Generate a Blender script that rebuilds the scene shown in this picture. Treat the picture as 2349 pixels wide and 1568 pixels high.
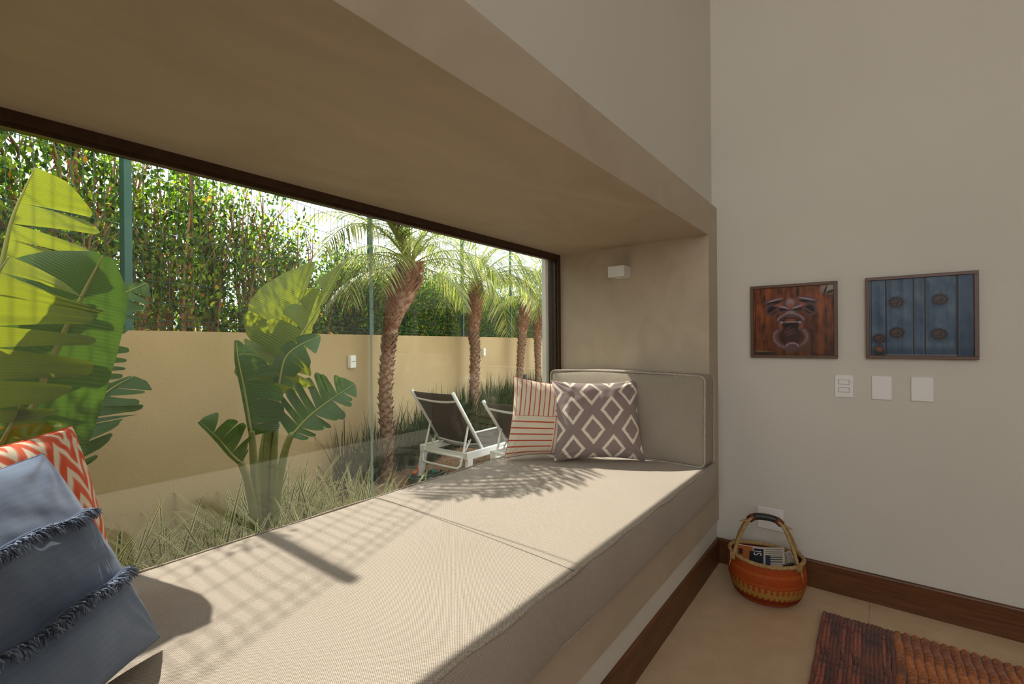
import bpy, bmesh, math, random
import numpy as np
from mathutils import Vector, Matrix

for o in list(bpy.data.objects): bpy.data.objects.remove(o)
sc = bpy.context.scene
COL = sc.collection
PI = math.pi

# ------------------------------------------------------------------ camera
F_PX = 1077.69
CR = Vector((0.61119239, -0.79144508, -0.0076512))
CU = Vector((0.00523671, -0.00562305, 0.99997048))
CF = Vector((0.791464741, 0.611214417, -0.000707806))
EYE = Vector((0, 0, 1.378))
cam = bpy.data.cameras.new('camera'); cam.sensor_fit = 'HORIZONTAL'; cam.sensor_width = 36
cam.lens = 36 * F_PX / 2349; cam.clip_start = .02; cam.clip_end = 200
co = bpy.data.objects.new('camera', cam); COL.objects.link(co)
co.matrix_world = Matrix(((CR.x, CU.x, -CF.x, EYE.x), (CR.y, CU.y, -CF.y, EYE.y), (CR.z, CU.z, -CF.z, EYE.z), (0, 0, 0, 1)))
sc.camera = co

# ------------------------------------------------------------------ sky, sun, exposure
sc.view_settings.view_transform = 'Standard'; sc.view_settings.look = 'None'
sc.view_settings.gamma = 1; sc.view_settings.use_curve_mapping = False
sc.view_settings.exposure = 0.97
cy = sc.cycles; cy.max_bounces = 6; cy.diffuse_bounces = 4; cy.glossy_bounces = 3; cy.transmission_bounces = 4; cy.transparent_max_bounces = 10; cy.adaptive_threshold = .05
cy.sample_clamp_indirect = 8; cy.caustics_reflective = False; cy.caustics_refractive = False
world = bpy.data.worlds.new('sky'); sc.world = world; world.use_nodes = True
bg = world.node_tree.nodes['Background']; bg.inputs[0].default_value = (.93, .97, 1, 1); bg.inputs[1].default_value = 1.32
SUN_D = Vector((-.008, -1, -1.13)).normalized()
sun = bpy.data.lights.new('sun', 'SUN'); sun.energy = 3.95; sun.angle = math.radians(.5); sun.color = (1, .92, .83)
so = bpy.data.objects.new('sun', sun); COL.objects.link(so)
so.rotation_euler = SUN_D.to_track_quat('-Z', 'Y').to_euler(); so.location = (0, 12, 14)
def portal(name, loc, d, sx, sy):
    l = bpy.data.lights.new(name, 'AREA'); l.shape = 'RECTANGLE'; l.size = sx; l.size_y = sy; l.cycles.is_portal = True
    o = bpy.data.objects.new(name, l); COL.objects.link(o); o.location = loc
    o.rotation_euler = Vector(d).to_track_quat('-Z', 'Z' if abs(d[2]) < .5 else 'Y').to_euler()
portal('window_portal', (1.33, 1.95, 1.3), (0, -1, 0), 3.2, 1.4)
portal('back_opening_portal', (-3.28, -1.42, 3.0), (1, 0, 0), 4.05, 3.4)

# ------------------------------------------------------------------ helpers
def lin(c):
    return tuple((x / 255 / 12.92) if x / 255 <= .04045 else ((x / 255 + .055) / 1.055) ** 2.4 for x in c)
def ray(x, y): return CR * ((x - 1174.5) / F_PX) - CU * ((y - 784) / F_PX) + CF
def on_y(x, y, Y): d = ray(x, y); return EYE + d * (Y / d.y)
def on_z(x, y, z): d = ray(x, y); return EYE + d * ((z - EYE.z) / d.z)
def px_m(P): return (Vector(P) - EYE).dot(CF) / F_PX        # metres per pixel at P
FP = Vector((.826, 3.608, 0)); FD = Vector((.942, .335, 0)).normalized(); FN = Vector((-FD.y, FD.x, 0)); FANG = math.atan2(FD.y, FD.x)
def fence_pt(s, off=0, z=0): p = FP + FD * s + FN * off; p.z = z; return p
def on_f(x, y, off=0):
    d = ray(x, y); return EYE + d * ((FP + FN * off - EYE).dot(FN) / d.dot(FN))

ORD = ['first', 'second', 'third', 'fourth', 'fifth', 'sixth', 'seventh', 'eighth', 'ninth', 'tenth', 'eleventh', 'twelfth', 'thirteenth', 'fourteenth', 'fifteenth', 'sixteenth', 'seventeenth', 'eighteenth', 'nineteenth', 'twentieth'] + ['%s' % k for k in ('twenty-first', 'twenty-second', 'twenty-third', 'twenty-fourth', 'twenty-fifth', 'twenty-sixth', 'twenty-seventh', 'twenty-eighth', 'twenty-ninth', 'thirtieth')]
def tag(o, label=None, cat=None, group=None, kind=None):
    if label: o['label'] = label
    if cat: o['category'] = cat
    if group: o['group'] = group
    if kind: o['kind'] = kind
    return o
def empty(name, loc=(0, 0, 0), rz=0, label=None, cat=None, group=None, kind=None):
    o = bpy.data.objects.new(name, None); COL.objects.link(o); o.location = loc; o.rotation_euler = (0, 0, rz)
    o.empty_display_size = .05
    return tag(o, label, cat, group, kind)
def link(name, me, mat=None, parent=None, loc=None, rot=None):
    o = bpy.data.objects.new(name, me); COL.objects.link(o)
    if mat and not me.materials: me.materials.append(mat)
    if parent: o.parent = parent
    if loc is not None: o.location = loc
    if rot is not None: o.rotation_euler = rot
    return o
def copy_tree(o, parent=None):
    c = o.copy(); COL.objects.link(c); c.parent = parent
    for ch in list(o.children): copy_tree(ch, c)
    return c
def npmesh(name, V, F, smooth=True, col=None, uv=None):
    V = np.asarray(V, dtype=np.float32); F = np.asarray(F, dtype=np.int32); k = F.shape[1]
    me = bpy.data.meshes.new(name)
    me.vertices.add(len(V)); me.vertices.foreach_set('co', V.ravel())
    me.loops.add(F.size); me.loops.foreach_set('vertex_index', F.ravel())
    me.polygons.add(len(F)); me.polygons.foreach_set('loop_start', np.arange(0, F.size, k, dtype=np.int32))
    me.polygons.foreach_set('loop_total', np.full(len(F), k, dtype=np.int32))
    me.polygons.foreach_set('use_smooth', np.full(len(F), smooth, dtype=bool))
    me.update(calc_edges=True)
    if col is not None:
        a = me.color_attributes.new('Col', 'FLOAT_COLOR', 'POINT')
        c = np.ones((len(V), 4), dtype=np.float32); c[:, :3] = col; a.data.foreach_set('color', c.ravel())
    if uv is not None:
        u = me.uv_layers.new(name='UVMap'); u.data.foreach_set('uv', np.asarray(uv, dtype=np.float32)[F.ravel()].ravel())
    me.validate()
    return me

class MB:
    """collects simple solids into one mesh"""
    def __init__(s): s.v = []; s.f = []; s.c = []; s.usec = False
    def add(s, V, F, c=None):
        b = len(s.v); s.v += [tuple(p) for p in V]; s.f += [tuple(i + b for i in f) for f in F]
        s.c += [c or (1, 1, 1)] * len(V)
        if c: s.usec = True
        return s
    def box(s, x0, x1, y0, y1, z0, z1, c=None):
        V = [(x0, y0, z0), (x1, y0, z0), (x1, y1, z0), (x0, y1, z0), (x0, y0, z1), (x1, y0, z1), (x1, y1, z1), (x0, y1, z1)]
        return s.add(V, [(3, 2, 1, 0), (4, 5, 6, 7), (0, 1, 5, 4), (1, 2, 6, 5), (2, 3, 7, 6), (3, 0, 4, 7)], c)
    def bar(s, a, b, w, h, up=(0, 0, 1), c=None):
        a = Vector(a); b = Vector(b); d = (b - a).normalized(); up = Vector(up)
        if abs(d.dot(up)) > .98: up = Vector((1, 0, 0))
        sd = d.cross(up).normalized() * w / 2; u = sd.cross(d).normalized() * h / 2
        V = [a - sd - u, a + sd - u, a + sd + u, a - sd + u, b - sd - u, b + sd - u, b + sd + u, b - sd + u]
        return s.add(V, [(3, 2, 1, 0), (4, 5, 6, 7), (0, 1, 5, 4), (1, 2, 6, 5), (2, 3, 7, 6), (3, 0, 4, 7)], c)
    def tube(s, pts, r, n=8, c=None, closed=False):
        pts = [Vector(p) for p in pts]; rs = r if isinstance(r, (list, tuple)) else [r] * len(pts); N = len(pts)
        V = []; F = []; ref = None
        for i, p in enumerate(pts):
            if closed: t = (pts[(i + 1) % N] - pts[i - 1]).normalized()
            else: t = (pts[min(i + 1, N - 1)] - pts[max(i - 1, 0)]).normalized()
            if ref is None:
                ref = Vector((0, 0, 1)) if abs(t.z) < .9 else Vector((1, 0, 0))
            sd = t.cross(ref).normalized(); ref = sd.cross(t).normalized()
            for k in range(n):
                a = 2 * PI * k / n; V.append(p + (sd * math.cos(a) + ref * math.sin(a)) * rs[i])
        for i in range(N if closed else N - 1):
            for k in range(n):
                j = (i + 1) % N
                F.append((i * n + k, i * n + (k + 1) % n, j * n + (k + 1) % n, j * n + k))
        if not closed:
            F.append(tuple(range(n - 1, -1, -1))); F.append(tuple((N - 1) * n + k for k in range(n)))
        return s.add(V, F, c)
    def mesh(s, name, smooth=False):
        me = bpy.data.meshes.new(name); me.from_pydata(s.v, [], s.f)
        if smooth: me.polygons.foreach_set('use_smooth', [True] * len(me.polygons))
        if s.usec:
            a = me.color_attributes.new('Col', 'FLOAT_COLOR', 'POINT')
            a.data.foreach_set('color', [x for c in s.c for x in (*c, 1)])
        me.update(); return me
    def build(s, name, mat, parent=None, smooth=False, loc=None, rot=None, bevel=0, seg=2):
        me = s.mesh(name, smooth)
        if bevel:
            bm = bmesh.new(); bm.from_mesh(me)
            bmesh.ops.bevel(bm, geom=bm.edges[:], offset=bevel, segments=seg, affect='EDGES', profile=.5, clamp_overlap=True)
            bm.to_mesh(me); bm.free()
            me.polygons.foreach_set('use_smooth', [False] * len(me.polygons))
        return link(name, me, mat, parent, loc, rot)

def catmull(P, n):
    P = [Vector(p) for p in P]; Q = [P[0] * 2 - P[1]] + P + [P[-1] * 2 - P[-2]]; out = []
    m = len(P) - 1
    for i in range(n):
        t = i / (n - 1) * m; k = min(int(t), m - 1); u = t - k
        a, b, c, d = Q[k], Q[k + 1], Q[k + 2], Q[k + 3]
        out.append(.5 * ((2 * b) + (c - a) * u + (2 * a - 5 * b + 4 * c - d) * u * u + (3 * b - a - 3 * c + d) * u ** 3))
    return out
def lerp_list(L, t):
    if not isinstance(L, (list, tuple)): return L
    x = t * (len(L) - 1); k = min(int(x), len(L) - 2); return L[k] + (L[k + 1] - L[k]) * (x - k)
def vnoise(x, y, seed=0, oct=3):
    r = np.random.RandomState(seed); out = 0 * x; a = 1.
    for o in range(oct):
        for k in range(4):
            th = r.rand() * 6.28; ph = r.rand() * 6.28; fr = 2 ** o * (.7 + .6 * r.rand())
            out = out + a * np.sin(fr * (x * math.cos(th) + y * math.sin(th)) + ph) / 4
        a *= .55
    return out

# ------------------------------------------------------------------ materials
def nodes(name):
    m = bpy.data.materials.new(name); m.use_nodes = True; nt = m.node_tree
    return m, nt, nt.nodes['Principled BSDF']
def N(nt, t, **kw):
    n = nt.nodes.new(t)
    for k, v in kw.items(): setattr(n, k, v)
    return n
def mathn(nt, op, a, b=None):
    n = N(nt, 'ShaderNodeMath', operation=op)
    for i, x in enumerate((a, b)):
        if x is None: continue
        if isinstance(x, (int, float)): n.inputs[i].default_value = x
        else: nt.links.new(x, n.inputs[i])
    return n.outputs[0]
def noise_out(nt, scale, detail=4, stretch=None, coord='Object', rough=.5, dist=0):
    tc = N(nt, 'ShaderNodeTexCoord'); mp = N(nt, 'ShaderNodeMapping'); nz = N(nt, 'ShaderNodeTexNoise')
    nz.inputs['Scale'].default_value = scale; nz.inputs['Detail'].default_value = detail; nz.inputs['Roughness'].default_value = rough
    nz.inputs['Distortion'].default_value = dist
    if stretch: mp.inputs['Scale'].default_value = stretch
    nt.links.new(tc.outputs[coord], mp.inputs[0]); nt.links.new(mp.outputs[0], nz.inputs['Vector'])
    return nz.outputs['Fac']
def mixc(nt, fac, a, b, blend='MIX'):
    n = N(nt, 'ShaderNodeMix', data_type='RGBA', blend_type=blend)
    for sck, x in ((n.inputs[0], fac), (n.inputs[6], a), (n.inputs[7], b)):
        if isinstance(x, (int, float)): sck.default_value = x
        elif isinstance(x, tuple): sck.default_value = (*x[:3], 1)
        else: nt.links.new(x, sck)
    return n.outputs[2]
def ramp(nt, fac, a, b):
    n = N(nt, 'ShaderNodeMapRange'); n.inputs[1].default_value = a; n.inputs[2].default_value = b; n.clamp = True
    nt.links.new(fac, n.inputs[0]); return n.outputs[0]
def bumpn(nt, p, h, strength, dist=.01):
    b = N(nt, 'ShaderNodeBump'); b.inputs['Strength'].default_value = strength; b.inputs['Distance'].default_value = dist
    nt.links.new(h, b.inputs['Height']); nt.links.new(b.outputs[0], p.inputs['Normal'])
def M(name, c, rough=.6, c2=None, sc_=5, stretch=None, bump=0, bsc=60, metal=0, spec=.5, lo=.35, hi=.65, detail=4, dist=0, bdist=.01):
    m, nt, p = nodes(name); p.inputs['Roughness'].default_value = rough; p.inputs['Metallic'].default_value = metal
    p.inputs['Specular IOR Level'].default_value = spec
    p.inputs['Base Color'].default_value = (*c, 1)
    if c2:
        f = ramp(nt, noise_out(nt, sc_, detail, stretch, dist=dist), lo, hi); nt.links.new(mixc(nt, f, c, c2), p.inputs['Base Color'])
    if bump: bumpn(nt, p, noise_out(nt, bsc, 3, stretch), bump, bdist)
    return m
def MV(name, rough=.8, bump=0, bsc=400, spec=.3, sheen=0, mul=None, stretch=None):
    """material coloured by the mesh's own colour attribute (printed or dyed pattern)"""
    m, nt, p = nodes(name); p.inputs['Roughness'].default_value = rough; p.inputs['Specular IOR Level'].default_value = spec
    a = N(nt, 'ShaderNodeVertexColor', layer_name='Col'); c = a.outputs[0]
    if mul: c = mixc(nt, 1.0, c, mixc(nt, noise_out(nt, mul[0], 3), (mul[1],) * 3, (mul[2],) * 3), 'MULTIPLY')
    nt.links.new(c, p.inputs['Base Color'])
    if sheen: p.inputs['Sheen Weight'].default_value = sheen
    if bump: bumpn(nt, p, noise_out(nt, bsc, 2, stretch), bump, .003)
    return m
def translucent(m, nt, p, colsock, amount):
    t = N(nt, 'ShaderNodeBsdfTranslucent'); mx = N(nt, 'ShaderNodeMixShader'); mx.inputs[0].default_value = amount
    nt.links.new(colsock, t.inputs[0]); nt.links.new(p.outputs[0], mx.inputs[1]); nt.links.new(t.outputs[0], mx.inputs[2])
    nt.links.new(mx.outputs[0], nt.nodes['Material Output'].inputs[0])

def weave_mat(name, ca, cb, ax, ay, per=.0058, bump=.6):
    """two-tone basket weave; ax, ay: coefficient triples that map object space onto the two thread directions"""
    m, nt, p = nodes(name); p.inputs['Roughness'].default_value = .95; p.inputs['Specular IOR Level'].default_value = .15
    p.inputs['Sheen Weight'].default_value = .15
    tc = N(nt, 'ShaderNodeTexCoord'); k = 2 * PI / per
    def band(ax):
        d = N(nt, 'ShaderNodeVectorMath', operation='DOT_PRODUCT'); nt.links.new(tc.outputs['Object'], d.inputs[0])
        d.inputs[1].default_value = [a * k for a in ax]; return mathn(nt, 'SINE', d.outputs['Value'])
    w = mathn(nt, 'MULTIPLY', band(ax), band(ay))
    f = ramp(nt, mathn(nt, 'ADD', w, mathn(nt, 'MULTIPLY', noise_out(nt, 320, 2), .9)), -.35, 1.2)
    big = noise_out(nt, 3.0, 3)
    c = mixc(nt, f, cb, ca); c = mixc(nt, 1.0, c, mixc(nt, big, (.93, .92, .9), (1.05, 1.05, 1.05)), 'MULTIPLY')
    nt.links.new(c, p.inputs['Base Color']); bumpn(nt, p, w, bump, .0015)
    return m

MAT = {}
MAT['wall'] = M('painted_plaster', (.655, .62, .545), .75, (.685, .65, .575), 1.5, bump=.05, bsc=90, spec=.2)
MAT['ceiling'] = M('white_ceiling', (.8, .78, .74), .8)
MAT['concrete'] = M('burnt_cement', (.45, .37, .272), .55, (.54, .45, .335), 2.2, stretch=(1, 2.2, 1.6), bump=.08, bsc=9, spec=.35, lo=.3, hi=.72, detail=9, dist=1.2)
MAT['floor_tile'] = M('beige_porcelain', (.57, .405, .255), .45, (.635, .465, .305), 9, bump=.04, bsc=120, spec=.35, detail=8)
MAT['grout'] = M('floor_grout', (.3, .24, .18), .9)
MAT['wood'] = M('dark_varnished_wood', (.085, .028, .006), .42, (.15, .052, .012), 3.5, stretch=(1.2, 1.2, 22), bump=.05, bsc=30, detail=6)
MAT['bronze'] = M('bronze_aluminium', (.055, .030, .017), .35, (.075, .042, .024), 30, metal=.35)
MAT['gasket'] = M('black_gasket', (.012, .012, .012), .7)
MAT['white_ext'] = M('white_render', (.74, .73, .69), .85, (.68, .67, .62), 3, bump=.1, bsc=80)
MAT['garden_wall'] = M('tan_render', (.43, .315, .165), .9, (.49, .365, .20), 1.2, bump=.15, bsc=60, spec=.2, detail=8)
MAT['soil'] = M('bark_soil', (.2, .11, .06), .95, (.36, .21, .125), 14, bump=.8, bsc=45, detail=8)
MAT['lawn'] = M('far_lawn', (.1, .16, .05), .95, (.16, .22, .08), 3)
MAT['deck'] = M('dark_deck_wood', (.075, .04, .028), .6, (.12, .07, .05), 4, stretch=(1, 18, 18), bump=.1, bsc=20)
MAT['terrace'] = M('pale_terrace_stone', (.6, .55, .47), .8, (.66, .61, .53), 3)
MAT['mattress'] = weave_mat('seat_weave', (.62, .535, .455), (.27, .222, .175), (1, 0, 0), (0, 1, 1))
MAT['backrest'] = weave_mat('back_weave', (.54, .475, .385), (.19, .16, .125), (1, 1, 0), (.0, .3, 1))
MAT['piping'] = M('piping_cord', (.58, .5, .41), .95, (.3, .25, .2), 260, bump=.3, bsc=300)
MAT['pillow'] = MV('printed_cotton', .9, .25, 700, .2, .2)
MAT['denim'] = MV('washed_denim', .95, .35, 900, .15, .25, mul=(9, .78, 1.2))
MAT['white_plastic'] = M('white_switch_plastic', (.86, .83, .80), .35)
MAT['dark_slot'] = M('dark_slot', (.03, .028, .026), .6)
MAT['white_metal'] = M('white_powder_coat', (.82, .83, .80), .35)
MAT['sling'] = M('grey_sling_mesh', (.072, .058, .052), .8, (.1, .083, .075), 60)
MAT['print'] = MV('photo_print', .35, 0, spec=.3)
MAT['basket'] = MV('dyed_straw', .75, .5, 260, .25, mul=(120, .7, 1.25))
MAT['straw'] = M('natural_straw', (.36, .215, .075), .75, (.5, .33, .14), 60, bump=.6, bsc=150)
MAT['leather'] = M('brown_leather', (.16, .035, .012), .5, (.1, .022, .01), 40)
MAT['black_leather'] = M('black_leather', (.018, .02, .015), .45)
MAT['rug'] = MV('wool_pile', 1.0, .9, 260, .05, .3, mul=(70, .55, 1.4))
MAT['paper'] = MV('newsprint', .85, 0)
MAT['green_metal'] = M('green_powder_coat', (.008, .085, .062), .45)
MAT['hose'] = M('green_hose', (.006, .075, .055), .4)
MAT['orange_plastic'] = M('orange_plastic', (.75, .13, .04), .4)
MAT['teal_plastic'] = M('teal_plastic', (.0, .28, .2), .4)
MAT['trunk'] = M('palm_trunk', (.22, .115, .065), .95, (.40, .255, .17), 30, bump=.7, bsc=60)
MAT['fibre'] = M('palm_fibre', (.25, .085, .04), .95, (.42, .19, .1), 40, bump=.5, bsc=90)
MAT['bark'] = M('shrub_bark', (.40, .20, .085), .9, (.27, .15, .08), 30, bump=.4, bsc=60)
MAT['neighbour'] = M('grey_render', (.33, .29, .25), .9, (.38, .34, .3), 4)
MAT['roof'] = M('dark_roof_edge', (.05, .045, .04), .8)
MAT['black_plastic'] = M('black_plastic', (.012, .012, .014), .4)

def leaf_material(name, ca, cb, ct, veins, amount=.45, vc=False, rough=.38, spec=.5):
    m, nt, p = nodes(name); p.inputs['Roughness'].default_value = rough; p.inputs['Specular IOR Level'].default_value = spec
    if vc:
        a = N(nt, 'ShaderNodeVertexColor', layer_name='Col'); c = a.outputs[0]
        ctc = mixc(nt, 1.0, c, ct, 'MULTIPLY')
    else:
        c = mixc(nt, ramp(nt, noise_out(nt, 4, 4), .35, .65), ca, cb)
        ctc = mixc(nt, ramp(nt, noise_out(nt, 3, 3), .3, .7), ct, tuple(x * .8 for x in ct))
    if veins:
        tc = N(nt, 'ShaderNodeTexCoord'); sp = N(nt, 'ShaderNodeSeparateXYZ'); nt.links.new(tc.outputs['UV'], sp.inputs[0])
        w = mathn(nt, 'SINE', mathn(nt, 'MULTIPLY', sp.outputs[0], veins))
        bumpn(nt, p, w, .35, .004)
        c = mixc(nt, ramp(nt, w, -1, 1), c, mixc(nt, 1.0, c, (1.22, 1.18, 1.1), 'MULTIPLY'))
    nt.links.new(c, p.inputs['Base Color'])
    translucent(m, nt, p, ctc, amount)
    return m
MAT['banana'] = leaf_material('banana_leaf', (.018, .066, .010), (.032, .10, .016), (.52, .58, .012), 420, .42)
MAT['banana_shaded'] = leaf_material('shaded_banana_leaf', (.018, .072, .012), (.032, .11, .018), (.13, .27, .015), 420, .30)  # shade put into the colour: darker, less translucent copy of the leaf
MAT['midrib'] = leaf_material('banana_midrib', (.36, .40, .09), (.44, .42, .12), (.5, .5, .1), 0, .2)
MAT['petiole'] = leaf_material('banana_petiole', (.16, .21, .05), (.24, .27, .08), (.3, .35, .08), 0, .12)
MAT['hedge_leaf'] = leaf_material('hedge_leaf', None, None, (2.4, 2.7, 1.3), 0, .5, True, .75, .08)
MAT['frond'] = leaf_material('palm_frond', None, None, (2.0, 2.1, 1.4), 0, .4, True, .45)
MAT['grass'] = leaf_material('grass_blade', None, None, (1.3, 1.4, 1.0), 0, .3, True, .5, .25)

def glass_material():
    m = bpy.data.materials.new('window_glass'); m.use_nodes = True; nt = m.node_tree; nt.nodes.clear()
    out = N(nt, 'ShaderNodeOutputMaterial'); g = N(nt, 'ShaderNodeNewGeometry')
    d = N(nt, 'ShaderNodeVectorMath', operation='DOT_PRODUCT'); nt.links.new(g.outputs['Incoming'], d.inputs[0]); nt.links.new(g.outputs['Normal'], d.inputs[1])
    c = mathn(nt, 'SUBTRACT', 1.0, mathn(nt, 'ABSOLUTE', d.outputs['Value']))
    fr = mathn(nt, 'ADD', mathn(nt, 'MULTIPLY', mathn(nt, 'POWER', c, 5.0), .94), .06)
    tr = N(nt, 'ShaderNodeBsdfTransparent'); tr.inputs[0].default_value = (.965, .985, .972, 1)
    gl = N(nt, 'ShaderNodeBsdfGlossy'); gl.inputs['Roughness'].default_value = 0; gl.inputs[0].default_value = (.97, 1, .98, 1)
    mx = N(nt, 'ShaderNodeMixShader'); nt.links.new(fr, mx.inputs[0]); nt.links.new(tr.outputs[0], mx.inputs[1]); nt.links.new(gl.outputs[0], mx.inputs[2])
    nt.links.new(mx.outputs[0], out.inputs[0]); return m
MAT['glass'] = glass_material()
MAT['glass_edge'] = M('clear_silicone', (.5, .66, .55), .3)
_nt = MAT['glass_edge'].node_tree; _t = N(_nt, 'ShaderNodeBsdfTransparent'); _m = N(_nt, 'ShaderNodeMixShader'); _m.inputs[0].default_value = .45
_nt.links.new(_nt.nodes['Principled BSDF'].outputs[0], _m.inputs[1]); _nt.links.new(_t.outputs[0], _m.inputs[2]); _nt.links.new(_m.outputs[0], _nt.nodes['Material Output'].inputs[0])

# ------------------------------------------------------------------ room shell
X_END, Y_FR, X_J, X_L = 3.1, .775, 2.911, -.25
Z_SOF, Z_BEAM, Z_BENCH = 2.0, 2.198, .262
Y_GL = 1.845
fl = MB().box(-3.3, X_END, -4.05, .95, -.16, -.004).build('floor', MAT['grout']); tag(fl, 'beige porcelain tiled floor of the room', kind='structure')
TS = .9
tile_me = None
for i in range(-4, 4):
    for j in range(-5, 2):
        x0, x1 = max(-3.2, 2.42 + (i - 3) * TS), min(X_END - .016, 2.42 + (i - 2) * TS)
        y0, y1 = max(-4.0, .03 + (j - 1) * TS), min(.784, .03 + j * TS)
        if x1 - x0 < .02 or y1 - y0 < .02: continue
        full = abs(x1 - x0 - TS) < 1e-4 and abs(y1 - y0 - TS) < 1e-4
        if full and tile_me:
            link('floor_tile', tile_me, None, fl, (x0, y0, 0))
        else:
            o = MB().box(.0008, x1 - x0 - .0008, .0008, y1 - y0 - .0008, -.004, 0).build('floor_tile', MAT['floor_tile'], fl, loc=(x0, y0, 0))
            if full: tile_me = o.data

w = MB().box(X_END, 3.3, -4.05, 2.0, -.16, 5.0).build('wall_end', MAT['wall']); tag(w, 'plain greige end wall with the framed pictures', kind='structure')
w = MB()
w.box(-3.3, X_END, .805, 1.95, Z_BEAM - .01, 5.0)
w.box(-3.3, X_END, .786, 1.95, -.16, Z_BENCH + .01)
w.box(-3.3, X_L - .19, .805, 1.95, Z_BENCH, Z_BEAM)
tag(w.build('wall_window', MAT['wall']), 'greige wall around the window niche', kind='structure')
w = MB()      # wall behind the camera; its wide high opening is added to let sky light in
w.box(-3.3, -3.2, -4.05, -3.45, -.16, 5); w.box(-3.3, -3.2, .6, .95, -.16, 5); w.box(-3.3, -3.2, -3.45, .6, 4.7, 5); w.box(-3.3, -3.2, -3.45, .6, -.16, 1.3)
tag(w.build('wall_back', MAT['wall']), 'wall behind the viewer with a wide high opening added for sky light', kind='structure')
w = MB()
w.box(-3.3, X_END, -4.05, -3.95, -.16, 5)
tag(w.build('wall_right', MAT['wall']), 'plain greige side wall of the room', kind='structure')
tag(MB().box(-3.3, 3.3, -4.05, 2.0, 5, 5.15).build('ceiling', MAT['ceiling']), 'white ceiling of the tall room', kind='structure')

# cement surround of the window seat
n = MB()
n.box(X_L - .19, X_END, Y_FR, 1.93, Z_SOF, Z_BEAM)
n.box(X_J, X_END, Y_FR, 1.93, Z_BENCH, Z_SOF)
n.box(X_L - .19, X_L, Y_FR, 1.93, Z_BENCH, Z_SOF)
n.box(X_L, X_J, Y_FR, 1.93, Z_BENCH, .46)
tag(n.build('wall_niche', MAT['concrete']), 'burnt cement surround of the window seat', kind='structure')
t = MB().box(2.925, 3.3, 1.931, 1.972, -.2, 5).box(-.44, 3.3, 1.931, 1.972, 2.03, 5)
tag(t.build('trim_1', MAT['white_ext']), 'white outer reveal beside the window', kind='structure')

# window: bronze frame and two panes
wn = empty('window_1', (X_L, Y_GL, .46), label='wide fixed window over the seat with bronze frame', kind='structure')
def wpart(name, mb, mat, bevel=0):
    o = mb.build(name, mat, wn, bevel=bevel); o.matrix_parent_inverse = Matrix.Translation((-X_L, -Y_GL, -.46)); return o
for z0, z1 in ((1.968, 2.0), (.46, .50)):
    wpart('frame_rail', MB().box(X_L, X_J, 1.80, 1.885, z0, z1), MAT['bronze'])
    wpart('frame_bead', MB().box(X_L, X_J, 1.815, 1.835, z0 - (.012 if z0 > 1 else -.04), z1 - (.03 if z0 > 1 else -.012)), MAT['bronze'])
for x0, x1, s in ((X_L, X_L + .034, 1), (X_J - .034, X_J, -1)):
    wpart('frame_stile', MB().box(x0, x1, 1.80, 1.885, .5, 1.968), MAT['bronze'])
    wpart('frame_bead', MB().box(x0 + (.03 if s > 0 else -.012), x1 + (.012 if s > 0 else -.03), 1.815, 1.835, .5, 1.968), MAT['bronze'])
wpart('gasket', MB().box(X_J - .046, X_J - .034, 1.836, 1.856, .5, 1.96), MAT['gasket'])
XM = 1.322
wpart('glass_pane', MB().box(X_L + .03, XM - .003, Y_GL - .004, Y_GL + .004, .49, 1.97), MAT['glass'])
wpart('glass_pane', MB().box(XM + .003, X_J - .03, Y_GL - .004, Y_GL + .004, .49, 1.97), MAT['glass'])
wpart('joint_seal', MB().box(XM - .003, XM + .003, Y_GL - .005, Y_GL + .005, .49, 1.97), MAT['glass_edge'])

def baseboard(name, prof_pts, a, b, label):
    # prof: (offset from wall, z); runs from a to b, n = direction into the room
    A, B, nrm = Vector(a), Vector(b), Vector(prof_pts[0])
    P = [(0, 0), (.016, 0), (.016, .141), (.013, .147), (.008, .15), (0, .15)]
    V = [A + nrm * q[0] + Vector((0, 0, q[1])) for q in P] + [B + nrm * q[0] + Vector((0, 0, q[1])) for q in P]; k = len(P)
    F = [tuple(range(k)), tuple(range(2 * k - 1, k - 1, -1))] + [(i, i + k, (i + 1) % k + k, (i + 1) % k) for i in range(k)]
    return tag(MB().add(V, F).build(name, MAT['wood']), label, kind='structure')
baseboard('baseboard_window', [(0, -1, 0)], (-3.2, .786, 0), (X_END, .786, 0), 'dark wooden skirting below the window seat')
baseboard('baseboard_end', [(-1, 0, 0)], (X_END, -3.95, 0), (X_END, .786 - .016, 0), 'dark wooden skirting along the end wall')

# ------------------------------------------------------------------ garden shell
ZG = -.1
tag(MB().box(-40, 60, 1.95, 60, ZG - .06, ZG).build('ground_garden', MAT['soil']), 'brown soil bed outside the window', 'ground', kind='structure')
tag(MB().box(-40, 60, -60, 1.95, ZG - .08, ZG - .062).build('ground_terrace', MAT['terrace']), 'pale paving around the house', 'ground', kind='structure')
ZW = 1.464
gw = MB()
V = [fence_pt(-9, -.06, ZG), fence_pt(24, -.06, ZG), fence_pt(24, .1, ZG), fence_pt(-9, .1, ZG)]
gw.add(V + [v + Vector((0, 0, ZW - ZG)) for v in V], [(3, 2, 1, 0), (4, 5, 6, 7), (0, 1, 5, 4), (1, 2, 6, 5), (2, 3, 7, 6), (3, 0, 4, 7)])
tag(gw.build('wall_garden', MAT['garden_wall']), 'tan rendered garden wall below the green fence', kind='structure')

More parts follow.
